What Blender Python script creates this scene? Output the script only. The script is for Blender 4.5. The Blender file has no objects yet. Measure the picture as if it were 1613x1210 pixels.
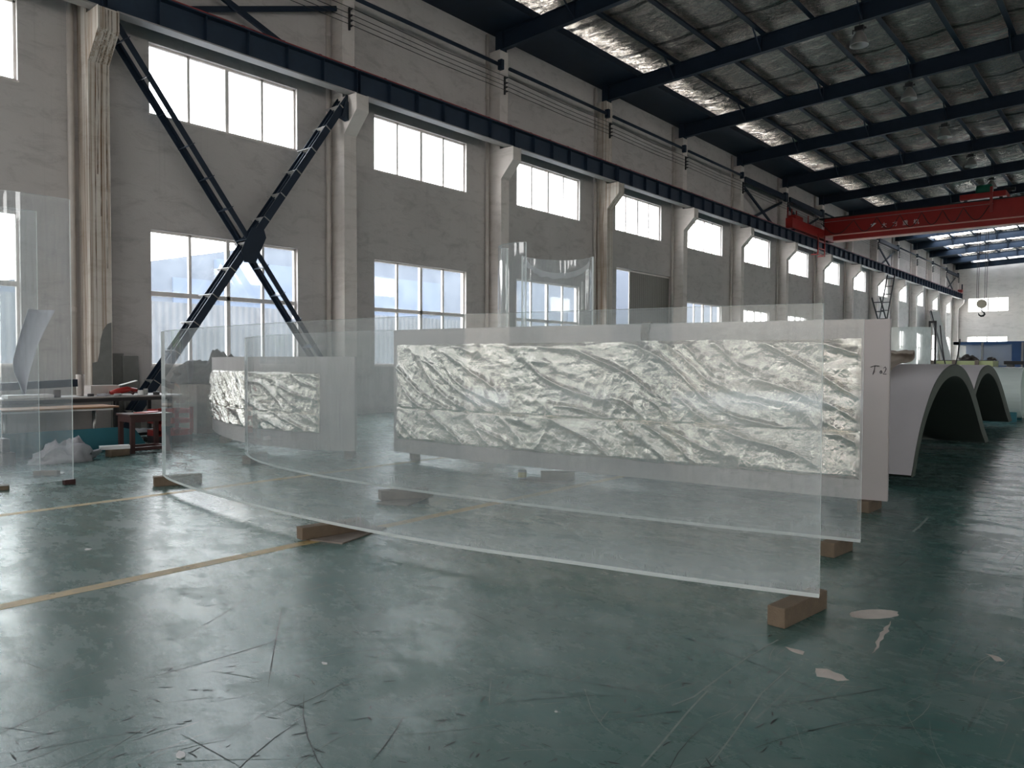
import bpy, math, random
from mathutils import Vector, Matrix, noise
random.seed(7)
sc = bpy.context.scene
COL = sc.collection
PI = math.pi

# ------------------------------------------------------------------ camera, sky, exposure
FPX, YAW, PITCH, ROLL = 1196.2, .7019649, -.02876357, .00362502
cy, sy, cp, sp = math.cos(YAW), math.sin(YAW), math.cos(PITCH), math.sin(PITCH)
Fv = Vector((-sy*cp, cy*cp, sp)); Rv = Vector((cy, sy, 0)); Uv = Rv.cross(Fv)
cr, sr = math.cos(ROLL), math.sin(ROLL)
R2 = Rv*cr+Uv*sr; U2 = -Rv*sr+Uv*cr
cam = bpy.data.cameras.new('camera'); cam.sensor_width = 36; cam.lens = FPX*36/1613
cam.clip_start = .05; cam.clip_end = 600
camo = bpy.data.objects.new('camera', cam); COL.objects.link(camo)
m3 = Matrix((R2, U2, -Fv)).transposed()
camo.matrix_world = Matrix.Translation((0, 0, 1.4)) @ m3.to_4x4()
sc.camera = camo
sc.view_settings.view_transform = 'Standard'; sc.view_settings.look = 'None'
sc.view_settings.gamma = 1; sc.view_settings.use_curve_mapping = False
sc.view_settings.exposure = 0.68
cyc = sc.cycles
cyc.max_bounces = 12; cyc.diffuse_bounces = 6; cyc.glossy_bounces = 5; cyc.transmission_bounces = 8
cyc.transparent_max_bounces = 40; cyc.sample_clamp_indirect = 6; cyc.caustics_reflective = False
SKY = 10.0
world = bpy.data.worlds.new('sky'); sc.world = world; world.use_nodes = True
wt = world.node_tree; wt.nodes.clear()
wo = wt.nodes.new('ShaderNodeOutputWorld'); wb = wt.nodes.new('ShaderNodeBackground')
wg = wt.nodes.new('ShaderNodeTexCoord'); wr = wt.nodes.new('ShaderNodeValToRGB'); ws = wt.nodes.new('ShaderNodeSeparateXYZ')
wt.links.new(wg.outputs['Generated'], ws.inputs[0]); wt.links.new(ws.outputs['Z'], wr.inputs[0])
wr.color_ramp.elements[0].position = 0; wr.color_ramp.elements[0].color = (1, .97, .93, 1)
wr.color_ramp.elements[1].position = .8; wr.color_ramp.elements[1].color = (.80, .88, 1, 1)
wt.links.new(wr.outputs[0], wb.inputs[0]); wb.inputs[1].default_value = SKY
wt.links.new(wb.outputs[0], wo.inputs[0])

def portal(name, loc, sx, sz, normal):
    l = bpy.data.lights.new(name, 'AREA'); l.shape = 'RECTANGLE'; l.size = sx; l.size_y = sz
    l.cycles.is_portal = True
    o = bpy.data.objects.new(name, l); COL.objects.link(o); o.location = loc
    o.rotation_euler = Vector(normal).to_track_quat('-Z', 'Y').to_euler()

# ------------------------------------------------------------------ geometry constants
XW = -16.17           # face of the left wall
XR = 14.2             # face of the right wall
YN, YF = -14.0, 90.6  # near and far end walls
RIDGE = -1.0
WB, WT = 6.58, 8.06   # upper windows
LB, LM, LT = 1.3, 2.83, 4.17
def colY(i): return 6*i-.05     # near face of column i (0.38 wide)
def rz(x): return 11.14+.045*(x+16.17) if x < RIDGE else 11.14+.045*(2*RIDGE+16.17-x)

# ------------------------------------------------------------------ materials
def new_mat(name):
    m = bpy.data.materials.new(name); m.use_nodes = True
    nt = m.node_tree; nt.nodes.clear()
    out = nt.nodes.new('ShaderNodeOutputMaterial')
    return m, nt, out
class NB:
    def __init__(s, nt): s.nt = nt
    def n(s, t, **k):
        o = s.nt.nodes.new('ShaderNode'+t)
        for a, v in k.items():
            if hasattr(o, a): setattr(o, a, v)
        return o
    def l(s, a, b): s.nt.links.new(a, b)
    def coord(s, kind='Object', scale=(1, 1, 1), rot=(0, 0, 0)):
        if kind == 'World':
            src = s.n('NewGeometry').outputs['Position']
        else:
            src = s.n('TexCoord').outputs[kind]
        mp = s.n('Mapping'); mp.inputs['Scale'].default_value = scale; mp.inputs['Rotation'].default_value = rot
        s.l(src, mp.inputs[0]); return mp.outputs[0]
    def noise(s, vec, scale, detail=4, rough=.55, dist=0):
        t = s.n('TexNoise'); t.inputs['Scale'].default_value = scale; t.inputs['Detail'].default_value = detail
        t.inputs['Roughness'].default_value = rough; t.inputs['Distortion'].default_value = dist
        s.l(vec, t.inputs['Vector']); return t.outputs['Fac']
    def ramp(s, fac, stops):
        r = s.n('ValToRGB'); e = r.color_ramp.elements
        while len(e) < len(stops): e.new(.5)
        for i, (p, c) in enumerate(stops):
            e[i].position = p; e[i].color = (c, c, c, 1) if isinstance(c, (int, float)) else (*c, 1)
        s.l(fac, r.inputs[0]); return r.outputs[0]
    def mix(s, fac, a, b):
        m = s.n('Mix', data_type='RGBA')
        for i, v in ((0, fac), (6, a), (7, b)):
            if hasattr(v, 'is_linked'): s.l(v, m.inputs[i])
            else: m.inputs[i].default_value = v if isinstance(v, (int, float)) else (*v, 1)
        return m.outputs[2]
    def math(s, op, a, b=0, clamp=False):
        m = s.n('Math', operation=op); m.use_clamp = clamp
        for i, v in ((0, a), (1, b)):
            if hasattr(v, 'is_linked'): s.l(v, m.inputs[i])
            else: m.inputs[i].default_value = v
        return m.outputs[0]
    def bump(s, h, strength, dist=.02, normal=None):
        b = s.n('Bump'); b.inputs['Strength'].default_value = strength; b.inputs['Distance'].default_value = dist
        s.l(h, b.inputs['Height'])
        if normal is not None: s.l(normal, b.inputs['Normal'])
        return b.outputs[0]
    def pbr(s, out, color=None, rough=.5, metal=0, normal=None, spec=.5, **k):
        p = s.n('BsdfPrincipled')
        for key, v in (('Base Color', color), ('Roughness', rough), ('Metallic', metal), ('Specular IOR Level', spec), ('Normal', normal)):
            if v is None: continue
            if hasattr(v, 'is_linked'): s.l(v, p.inputs[key])
            else: p.inputs[key].default_value = (*v, 1) if key == 'Base Color' else v
        for key, v in k.items(): p.inputs[key.replace('_', ' ')].default_value = v
        if out is not None: s.l(p.outputs[0], out.inputs['Surface'])
        return p

def plain(name, color, rough=.5, metal=0, var=.15, scale=6, bump=0, spec=.5):
    m, nt, out = new_mat(name); b = NB(nt)
    f = b.noise(b.coord('Object'), scale, 5)
    c = b.mix(f, tuple(x*(1-var) for x in color), tuple(min(1, x*(1+var)) for x in color))
    nrm = b.bump(b.noise(b.coord('Object'), scale*6, 3), bump, .01) if bump else None
    b.pbr(out, c, rough, metal, nrm, spec)
    return m

def mk_plaster(name, base, dirt, rust=0):
    m, nt, out = new_mat(name); b = NB(nt)
    w = b.coord('World')
    big = b.noise(w, .35, 6, .6)
    c = b.mix(b.ramp(big, [(.35, 0), (.7, 1)]), base, tuple(x*.84 for x in base))
    sm = b.noise(b.coord('World', (1, 1.3, 3.2)), 1.1, 8, .7, .6)
    c = b.mix(b.ramp(sm, [(.50, 0), (.76, .5)]), c, dirt)
    drip = b.noise(b.coord('World', (9, 9, .16)), 1.3, 6, .75)
    c = b.mix(b.ramp(drip, [(.58, 0), (.80, .28)]), c, dirt)
    if rust:
        rs = b.noise(b.coord('World', (7, 14, .07)), 1.2, 4, .7)
        c = b.mix(b.ramp(rs, [(.50, 0), (.55, rust), (.58, .1), (.64, rust)]), c, (.22, .12, .055))
    h = b.noise(w, 30, 6, .7)
    h2 = b.noise(b.coord('World', (1, 1, 2.5)), 2.5, 5, .7)
    nrm = b.bump(b.math('ADD', b.math('MULTIPLY', h, .25), h2), .35, .03)
    b.pbr(out, c, .88, 0, nrm, .25)
    return m
M = {}
M['wall'] = mk_plaster('wall_plaster', (.575, .54, .52), (.22, .205, .195))
M['column'] = mk_plaster('column_paint', (.76, .70, .66), (.36, .32, .28))
M['rusty'] = mk_plaster('rust_streaked_paint', (.68, .63, .57), (.30, .24, .18), .75)
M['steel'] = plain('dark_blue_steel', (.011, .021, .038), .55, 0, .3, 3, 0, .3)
M['steel_lit'] = plain('lit_blue_steel', (.02, .036, .062), .5, 0, .25, 3, 0, .35)  # paler copy of the dark steel, light on it put into the colour
M['flange'] = plain('pale_flange', (.34, .325, .31), .6, 0, .15, 4)
M['red'] = plain('red_paint', (.34, .02, .016), .42, 0, .2, 2)
M['railred'] = plain('rail_red', (.30, .035, .03), .5, 0, .2, 4)
M['cream'] = plain('pale_pink_paint', (.8, .45, .38), .5)
M['whitepaint'] = plain('white_paint', (.75, .74, .72), .5)
M['black'] = plain('black_rubber', (.012, .012, .014), .5)
M['green'] = plain('green_motor_paint', (.01, .16, .10), .5)
M['grey'] = plain('grey_paint', (.3, .3, .3), .5)
M['pipe'] = plain('plastic_pipe', (.52, .47, .43), .45)
M['frame'] = plain('window_frame_paint', (.78, .72, .68), .5)
M['wood'] = plain('raw_wood', (.16, .115, .075), .75, 0, .35, 14, .4)
M['wood_grey'] = plain('weathered_wood', (.23, .19, .16), .8, 0, .3, 14, .4)
M['plank'] = plain('brown_ply', (.36, .20, .11), .6, 0, .3, 9, .3)
M['darkwood'] = plain('dark_red_wood', (.05, .018, .016), .45, 0, .3, 8)
M['teal'] = plain('teal_plastic', (.03, .16, .20), .45, 0, .15, 3)
M['cloth'] = plain('grey_cloth', (.42, .41, .43), .9, 0, .12, 5, .2)
M['darkcloth'] = plain('dark_cloth', (.07, .065, .062), .9, 0, .2, 5, .2)
M['beigecloth'] = plain('beige_cloth', (.30, .26, .22), .9, 0, .15, 5, .2)
M['paper'] = plain('wrapping_paper', (.50, .455, .445), .55, 0, .06, 2, .08)
M['paper_arch'] = plain('arch_wrapping_paper', (.56, .535, .545), .5, 0, .07, 1.5, .05)
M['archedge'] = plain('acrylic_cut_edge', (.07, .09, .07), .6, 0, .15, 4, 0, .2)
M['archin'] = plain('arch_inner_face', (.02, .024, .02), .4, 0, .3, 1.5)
M['marker'] = plain('marker_ink', (.02, .02, .025), .6)
M['board'] = plain('bench_board', (.38, .36, .34), .6)
M['shutter'] = plain('shutter_metal', (.24, .23, .21), .5, .2, .1, 2)
M['blue'] = plain('blue_tank_paint', (.03, .10, .26), .5, 0, .2, 2)
M['yellowgreen'] = plain('yellow_green_acrylic', (.55, .62, .32), .25, 0, .1, 2)
M['palegreen'] = plain('pale_green_acrylic', (.30, .38, .31), .25, 0, .2, 4)
M['chrome'] = plain('dull_metal', (.35, .35, .34), .35, .9, .1, 5)
M['lamp'] = plain('lamp_aluminium', (.40, .39, .37), .35, .5, .1, 5)
M['extwall'] = plain('outside_building', (.056, .068, .088), .8, 0, .1, .5)
M['extwall2'] = plain('bounce_building_render', (.34, .28, .22), .8, 0, .15, .2)
M['extroof'] = plain('outside_blue_roof', (.06, .085, .13), .6, 0, .1, .5)
M['ground'] = plain('outside_concrete', (.4, .4, .38), .9, 0, .1, .5)
M['leaf'] = plain('tree_leaves', (.10, .19, .04), .7, 0, .5, 3)
M['bark'] = plain('tree_bark', (.12, .09, .06), .9)
M['pinkwhite'] = plain('protective_sheet', (.68, .68, .74), .5, 0, .04, 2)
M['tin'] = plain('tin_label', (.42, .33, .07), .5)
M['concrete'] = plain('bare_concrete', (.60, .54, .48), .85, 0, .2, 12, .3)
M['cement'] = plain('bare_cement_render', (.20, .20, .19), .85, 0, .2, 7, .3)

def mk_fence():
    m, nt, out = new_mat('corrugated_sheet'); b = NB(nt)
    wv = b.n('TexWave', wave_type='BANDS', bands_direction='Y'); wv.inputs['Scale'].default_value = 1.6
    b.l(b.coord('World'), wv.inputs['Vector'])
    c = b.mix(wv.outputs['Fac'], (.068, .078, .09), (.115, .118, .122))
    b.pbr(out, c, .6, 0, b.bump(wv.outputs['Fac'], .8, .04)); return m
M['fence'] = mk_fence()

def mk_floor():
    m, nt, out = new_mat('green_epoxy_floor'); b = NB(nt)
    w = b.coord('World')
    n1 = b.noise(w, .28, 6, .6)
    n2 = b.noise(b.coord('World', (1, 2.0, 1), (0, 0, .5)), .8, 9, .74, 0)
    c = b.mix(b.ramp(n1, [(.3, 0), (.7, 1)]), (.048, .125, .108), (.085, .170, .155))
    c = b.mix(b.ramp(n2, [(.42, 0), (.80, .8)]), c, (.19, .225, .205))
    # chips and worn spots
    n3 = b.noise(w, 26, 5, .8, 0)
    c = b.mix(b.ramp(n3, [(.64, 0), (.72, .45)]), c, (.24, .225, .20))
    n3b = b.noise(b.coord('World', (6, 1.2, 1), (0, 0, -.6)), 6, 3, .6)
    c = b.mix(b.ramp(n3b, [(.70, 0), (.73, .8)]), c, (.025, .03, .03))
    n3c = b.noise(b.coord('World', (2, .6, 1), (0, 0, .9)), 1.1, 5, .6)
    c = b.mix(b.ramp(n3c, [(.62, 0), (.74, .55)]), c, (.03, .06, .052))
    # long fine scratches in several directions
    sc_h = None
    for k, (rot, sc_, st) in enumerate(((.5, 2.3, 60), (-.35, 2.0, 70), (1.25, 2.6, 60), (-1.1, 2.2, 80))):
        v = b.coord('World', (st, 1.0, 1), (0, 0, rot))
        s_ = b.noise(v, sc_*.3, 2, .5)
        msk = b.noise(w, 1.1+k*.4, 3, .6)
        lf = b.math('MULTIPLY', b.ramp(s_, [(.68, 0), (.71, 1)]), b.ramp(msk, [(.46, 0), (.60, .55)]))
        c = b.mix(lf, c, (.25, .28, .26) if k % 2 == 0 else (.03, .045, .04))
        sc_h = lf if sc_h is None else b.math('ADD', sc_h, lf)
    rn = b.noise(b.coord('World', (1, 1.8, 1), (0, 0, .4)), 2.2, 8, .75, 0)
    rg = b.math('ADD', b.ramp(rn, [(.3, .19), (.5, .25), (.72, .42)]), b.ramp(n2, [(.5, 0), (.8, .12)]))
    wav = b.noise(w, 1.2, 2, .5)
    fine = b.noise(b.coord('World', (1, 3, 1), (0, 0, .7)), 18, 6, .75)
    nrm = b.bump(b.math('ADD', b.math('MULTIPLY', wav, .5), b.math('MULTIPLY', fine, .16)), .2, .02)
    nrm = b.bump(sc_h, -.3, .004, nrm)
    b.pbr(out, c, rg, 0, nrm, .42); return m
M['floor'] = mk_floor()

def mk_line():
    m, nt, out = new_mat('worn_yellow_paint'); b = NB(nt)
    f = b.noise(b.coord('World'), 7, 6, .8)
    c = b.mix(b.ramp(f, [(.42, 0), (.62, 1)]), (.50, .36, .15), (.36, .28, .14))
    p = b.pbr(None, c, .5)
    t = b.n('BsdfTransparent'); mx = b.n('MixShader')
    b.l(b.ramp(b.noise(b.coord('World'), 5, 8, .8), [(.57, 0), (.63, .8)]), mx.inputs[0])
    b.l(p.outputs[0], mx.inputs[1]); b.l(t.outputs[0], mx.inputs[2]); b.l(mx.outputs[0], out.inputs[0])
    return m
M['line'] = mk_line()

def mk_roof_foil():
    m, nt, out = new_mat('crinkled_roof_foil'); b = NB(nt)
    v = b.coord('World', (.9, 6.5, 1))
    n1 = b.noise(v, 1.6, 5, .65, .4)
    n2 = b.noise(b.coord('World', (2.2, 5, 1), (0, 0, .25)), 2.4, 5, .7, .8)
    nrm = b.bump(n1, 1.0, .5); nrm = b.bump(n2, 1.0, .32, nrm)
    lap = b.n('TexWave', wave_type='BANDS', bands_direction='Y'); lap.inputs['Scale'].default_value = .11
    b.l(b.coord('World'), lap.inputs['Vector'])
    c = b.mix(b.ramp(lap.outputs['Fac'], [(.004, 1), (.015, 0)]), (.66, .615, .56), (.22, .21, .2))
    b.pbr(out, c, .11, 1, nrm); return m
M['rooffoil'] = mk_roof_foil()

def mk_wrap_foil():
    m, nt, out = new_mat('silver_bubble_foil'); b = NB(nt)
    uv = b.coord('UV', (1, 1, 1))
    vo = b.n('TexVoronoi', feature='SMOOTH_F1'); vo.inputs['Scale'].default_value = 34; vo.inputs['Randomness'].default_value = .25
    b.l(uv, vo.inputs['Vector'])
    n1 = b.noise(uv, 9, 6, .7, .6)
    n2 = b.noise(b.coord('UV', (3, 1, 1), (0, 0, .6)), 14, 4, .7)
    nrm = b.bump(n1, .5, .04); nrm = b.bump(n2, .5, .02, nrm)
    nrm = b.bump(vo.outputs['Distance'], -.5, .016, nrm)
    b.pbr(out, (.93, .885, .81), .10, 1, nrm); return m
M['foil'] = mk_wrap_foil()

def front_only(b, fac):
    # surface reflection only where the ray enters the sheet, none where it leaves it
    return b.math('MULTIPLY', fac, b.math('SUBTRACT', 1, b.n('NewGeometry').outputs['Backfacing']))
def mk_acrylic(name, haze, tint=(.982, .993, .990), body=(.84, .88, .89), rough=.03, streak=1.0):
    m, nt, out = new_mat(name); b = NB(nt)
    tr = b.n('BsdfTransparent'); tr.inputs[0].default_value = (*tint, 1)
    di = b.n('BsdfDiffuse'); di.inputs[0].default_value = (*body, 1)
    tl = b.n('BsdfTranslucent'); tl.inputs[0].default_value = (*body, 1)
    hz = b.n('MixShader'); hz.inputs[0].default_value = .5
    b.l(di.outputs[0], hz.inputs[1]); b.l(tl.outputs[0], hz.inputs[2])
    uvn = b.n('TexCoord').outputs['UV']
    sep = b.n('SeparateXYZ'); b.l(uvn, sep.inputs[0])
    n1 = b.noise(b.coord('UV', (1, .6, 1)), 1.4, 4, .6, .4)
    n2 = b.noise(b.coord('UV', (14, .7, 1)), 2.0, 5, .7)
    f = b.math('ADD', b.math('MULTIPLY', b.ramp(n1, [(.3, .55), (.7, 1.3)]), haze), b.math('MULTIPLY', b.ramp(n2, [(.5, 0), (.8, .10)]), streak))
    # dust wiped towards the lower rim: v runs 0..height in metres
    low = b.ramp(sep.outputs['Y'], [(0, 1), (.22, 0)])
    f = b.math('ADD', f, b.math('MULTIPLY', low, haze*1.1))
    if streak < 1:
        band = b.ramp(b.math('MULTIPLY', sep.outputs['X'], .1), [(.705, 0), (.728, .8), (.742, .35), (.76, .35)])
        sm = b.ramp(b.noise(b.coord('UV', (5, 9, 1)), 2.2, 5, .75), [(.35, 0), (.65, 1)])
        f = b.math('ADD', f, b.math('MULTIPLY', b.math('MULTIPLY', band, sm), .16))
    f = b.math('MINIMUM', f, .8)
    mx = b.n('MixShader'); b.l(f, mx.inputs[0]); b.l(tr.outputs[0], mx.inputs[1]); b.l(hz.outputs[0], mx.inputs[2])
    gl = b.n('BsdfGlossy'); gl.inputs['Roughness'].default_value = rough
    fr = b.n('Fresnel'); fr.inputs[0].default_value = 1.49
    g2 = b.n('MixShader')
    b.l(front_only(b, fr.outputs[0]), g2.inputs[0]); b.l(mx.outputs[0], g2.inputs[1]); b.l(gl.outputs[0], g2.inputs[2])
    b.l(g2.outputs[0], out.inputs[0]); return m
M['acrylic'] = mk_acrylic('clear_acrylic', .14, streak=.8)
M['acrylic_clear'] = mk_acrylic('clean_clear_acrylic', .09, body=(.78, .81, .84))
M['acrylic_shell'] = mk_acrylic('hazy_clear_acrylic', .14, body=(.78, .82, .85))
M['acrylic_milky'] = mk_acrylic('milky_acrylic', .55, body=(.86, .92, .90))
M['plasticbag'] = mk_acrylic('loose_plastic_film', .16, body=(.85, .85, .88), rough=.1)
def mk_edge():
    m, nt, out = new_mat('lit_acrylic_edge'); b = NB(nt)  # near-white colour stands in for light guided out through the edge
    tr = b.n('BsdfTransparent'); tr.inputs[0].default_value = (.9, 1, .96, 1)
    di = b.n('BsdfDiffuse'); di.inputs[0].default_value = (.93, .97, .95, 1)
    tl = b.n('BsdfTranslucent'); tl.inputs[0].default_value = (.94, .98, .96, 1)
    a = b.n('MixShader'); b.l(di.outputs[0], a.inputs[1]); b.l(tl.outputs[0], a.inputs[2])
    c = b.n('MixShader'); c.inputs[0].default_value = .92
    b.l(tr.outputs[0], c.inputs[1]); b.l(a.outputs[0], c.inputs[2]); b.l(c.outputs[0], out.inputs[0]); return m
M['edge'] = mk_edge()
def mk_pane(name, haze, col):
    m, nt, out = new_mat(name); b = NB(nt)
    tr = b.n('BsdfTransparent'); tr.inputs[0].default_value = (.97, .98, .98, 1)
    tl = b.n('BsdfTranslucent'); tl.inputs[0].default_value = (*col, 1)
    a = b.n('MixShader')
    b.l(b.math('MULTIPLY', b.ramp(b.noise(b.coord('World'), 2.5, 5, .6), [(.3, .6), (.7, 1.3)]), haze), a.inputs[0])
    b.l(tr.outputs[0], a.inputs[1]); b.l(tl.outputs[0], a.inputs[2])
    gl = b.n('BsdfGlossy'); gl.inputs['Roughness'].default_value = .03
    fr = b.n('Fresnel'); fr.inputs[0].default_value = 1.45
    g2 = b.n('MixShader'); b.l(front_only(b, fr.outputs[0]), g2.inputs[0]); b.l(a.outputs[0], g2.inputs[1]); b.l(gl.outputs[0], g2.inputs[2])
    b.l(g2.outputs[0], out.inputs[0]); return m
M['pane'] = mk_pane('window_glass', .035, (.8, .85, .9))
M['skylight'] = mk_pane('skylight_sheet', .5, (.85, .87, .88))

# ------------------------------------------------------------------ mesh helpers
ORG = {}
class MB:
    def __init__(s): s.v = []; s.f = []; s.mi = []; s.uv = {}; s.cur = 0
    def add(s, vs, fs, mi=None, uvs=None):
        o = len(s.v); s.v += [tuple(p) for p in vs]
        for k, f in enumerate(fs):
            if uvs is not None: s.uv[len(s.f)] = [uvs[i] for i in f]
            s.f.append(tuple(i+o for i in f)); s.mi.append(s.cur if mi is None else mi)
        return s
    def box(s, x0, x1, y0, y1, z0, z1, mi=None):
        x0, x1 = sorted((x0, x1)); y0, y1 = sorted((y0, y1)); z0, z1 = sorted((z0, z1))
        v = [(x0, y0, z0), (x1, y0, z0), (x1, y1, z0), (x0, y1, z0), (x0, y0, z1), (x1, y0, z1), (x1, y1, z1), (x0, y1, z1)]
        return s.add(v, [(0, 3, 2, 1), (4, 5, 6, 7), (0, 1, 5, 4), (1, 2, 6, 5), (2, 3, 7, 6), (3, 0, 4, 7)], mi)
    def obox(s, c, sx, sy_, sz, rotz=0, tilt=0, mi=None):
        """box centred in plan at c, base at c.z"""
        R = Matrix.Rotation(rotz, 3, 'Z') @ Matrix.Rotation(tilt, 3, 'X')
        v = [Vector(c)+R @ Vector((a*sx/2, b_*sy_/2, h*sz)) for h in (0, 1) for a, b_ in ((-1, -1), (1, -1), (1, 1), (-1, 1))]
        return s.add(v, [(0, 3, 2, 1), (4, 5, 6, 7), (0, 1, 5, 4), (1, 2, 6, 5), (2, 3, 7, 6), (3, 0, 4, 7)], mi)
    def bar(s, p, q, w, h, up=(0, 0, 1), mi=None):
        p = Vector(p); q = Vector(q); d = (q-p).normalized(); u = Vector(up)
        a = d.cross(u).normalized(); u = a.cross(d).normalized()
        v = [e+a*(i*w/2)+u*(j*h/2) for e in (p, q) for i, j in ((-1, -1), (1, -1), (1, 1), (-1, 1))]
        return s.add(v, [(0, 1, 2, 3), (7, 6, 5, 4), (0, 4, 5, 1), (1, 5, 6, 2), (2, 6, 7, 3), (3, 7, 4, 0)], mi)
    def tube(s, pts, r, n=8, cap=True, mi=None):
        pts = [Vector(p) for p in pts]; rs = r if isinstance(r, (list, tuple)) else [r]*len(pts)
        vs = []; fs = []
        ref = Vector((0, 0, 1)) if abs((pts[1]-pts[0]).normalized().z) < .9 else Vector((1, 0, 0))
        for i, p in enumerate(pts):
            d = (pts[min(i+1, len(pts)-1)]-pts[max(i-1, 0)]).normalized()
            a = d.cross(ref).normalized(); u = a.cross(d).normalized(); ref = u
            for k in range(n):
                t = 2*PI*k/n; vs.append(p+(a*math.cos(t)+u*math.sin(t))*rs[i])
        for i in range(len(pts)-1):
            for k in range(n):
                k2 = (k+1) % n; fs.append((i*n+k, i*n+k2, (i+1)*n+k2, (i+1)*n+k))
        if cap: fs.append(tuple(range(n))[::-1]); fs.append(tuple((len(pts)-1)*n+k for k in range(n)))
        return s.add(vs, fs, mi)
    def lathe(s, c, prof, n=20, axis='Z', mi=None):
        vs = []; fs = []
        for (r, h) in prof:
            for k in range(n):
                t = 2*PI*k/n; a, b_ = r*math.cos(t), r*math.sin(t)
                vs.append((c[0]+a, c[1]+b_, c[2]+h) if axis == 'Z' else (c[0]+h, c[1]+a, c[2]+b_) if axis == 'X' else (c[0]+a, c[1]+h, c[2]+b_))
        for i in range(len(prof)-1):
            for k in range(n):
                k2 = (k+1) % n; fs.append((i*n+k, i*n+k2, (i+1)*n+k2, (i+1)*n+k))
        fs.append(tuple(range(n))[::-1]); fs.append(tuple((len(prof)-1)*n+k for k in range(n)))
        return s.add(vs, fs, mi)
    def prism(s, poly, y0, y1, plane='XZ', mi=None):
        """poly in the plane, extruded along the third axis"""
        n = len(poly)
        def P(a, b_, t): return (a, t, b_) if plane == 'XZ' else (t, a, b_) if plane == 'YZ' else (a, b_, t)
        vs = [P(a, b_, y0) for a, b_ in poly]+[P(a, b_, y1) for a, b_ in poly]
        fs = [tuple(range(n)), tuple(range(2*n-1, n-1, -1))]+[(i, (i+1) % n, n+(i+1) % n, n+i) for i in range(n)]
        return s.add(vs, fs, mi)
    def build(s, name, mats, parent=None, smooth=False, origin=None, bevel=0):
        if parent is not None: o = ORG[parent.name]
        elif origin is not None: o = Vector(origin)
        else:
            xs = [p[0] for p in s.v]; ys = [p[1] for p in s.v]; zs = [p[2] for p in s.v]
            o = Vector(((min(xs)+max(xs))/2, (min(ys)+max(ys))/2, min(zs)))
        me = bpy.data.meshes.new(name)
        me.from_pydata([(p[0]-o.x, p[1]-o.y, p[2]-o.z) for p in s.v], [], s.f)
        for m in (mats if isinstance(mats, (list, tuple)) else [mats]): me.materials.append(M[m])
        me.polygons.foreach_set('material_index', s.mi)
        if s.uv:
            ul = me.uv_layers.new(name='UVMap')
            for p in me.polygons:
                if p.index in s.uv:
                    for li, c in zip(p.loop_indices, s.uv[p.index]): ul.data[li].uv = c
        if smooth: me.polygons.foreach_set('use_smooth', [True]*len(me.polygons))
        me.validate()
        ob = bpy.data.objects.new(name, me); COL.objects.link(ob)
        if parent is not None: ob.parent = parent
        else: ob.location = o
        if bevel:
            bm_ = ob.modifiers.new('bevel', 'BEVEL'); bm_.width = bevel; bm_.segments = 2; bm_.limit_method = 'ANGLE'
        ORG[ob.name] = o
        return ob
def tag(o, label, cat, group=None, kind=None):
    o['label'] = label; o['category'] = cat
    if group: o['group'] = group
    if kind: o['kind'] = kind
    return o
def struct(o, label=None):
    o['kind'] = 'structure'
    if label: o['label'] = label
    return o
def thing(name, loc, label, cat, group=None):
    o = bpy.data.objects.new(name, None); COL.objects.link(o); o.location = loc; o.empty_display_size = .2
    ORG[o.name] = Vector(loc)
    return tag(o, label, cat, group)
def copy_tree(o, parent=None):
    c = o.copy(); COL.objects.link(c); c.parent = parent
    for ch in list(o.children): copy_tree(ch, c)
    return c
def dup(o, delta, label, scale=None):
    c = copy_tree(o); c.location = Vector(o.location)+Vector(delta)
    if label: c['label'] = label
    return c
ORD = ['first', 'second', 'third', 'fourth', 'fifth', 'sixth', 'seventh', 'eighth', 'ninth', 'tenth', 'eleventh', 'twelfth', 'thirteenth', 'fourteenth', 'fifteenth', 'sixteenth']

def wall_with_holes(name, mat, axis, pos, thick, u0, u1, v0, v1, holes):
    """axis 'X': wall face at x=pos, u=y; axis 'Y': face at y=pos, u=x. thick is signed, away from the room."""
    us = sorted({u0, u1, *[h[0] for h in holes], *[h[1] for h in holes]})
    vs = sorted({v0, v1, *[h[2] for h in holes], *[h[3] for h in holes]})
    m = MB()
    def P(t, u, v): return (t, u, v) if axis == 'X' else (u, t, v)
    def solid(a, b_):
        if a < u0 or a > u1 or b_ < v0 or b_ > v1: return False
        return not any(h[0] < a < h[1] and h[2] < b_ < h[3] for h in holes)
    a0, a1 = pos, pos+thick
    for i in range(len(us)-1):
        for j in range(len(vs)-1):
            ua, ub, va, vb = us[i], us[i+1], vs[j], vs[j+1]
            uc, vc = (ua+ub)/2, (va+vb)/2
            if not solid(uc, vc): continue
            for t in (a0, a1): m.add([P(t, ua, va), P(t, ub, va), P(t, ub, vb), P(t, ua, vb)], [(0, 1, 2, 3)])
            e = 1e-4
            if not solid(ua-e, vc): m.add([P(a0, ua, va), P(a1, ua, va), P(a1, ua, vb), P(a0, ua, vb)], [(0, 1, 2, 3)])
            if not solid(ub+e, vc): m.add([P(a0, ub, va), P(a1, ub, va), P(a1, ub, vb), P(a0, ub, vb)], [(0, 1, 2, 3)])
            if not solid(uc, va-e): m.add([P(a0, ua, va), P(a1, ua, va), P(a1, ub, va), P(a0, ub, va)], [(0, 1, 2, 3)])
            if not solid(uc, vb+e): m.add([P(a0, ua, vb), P(a1, ua, vb), P(a1, ub, vb), P(a0, ub, vb)], [(0, 1, 2, 3)])
    return struct(m.build(name, mat))

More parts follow.
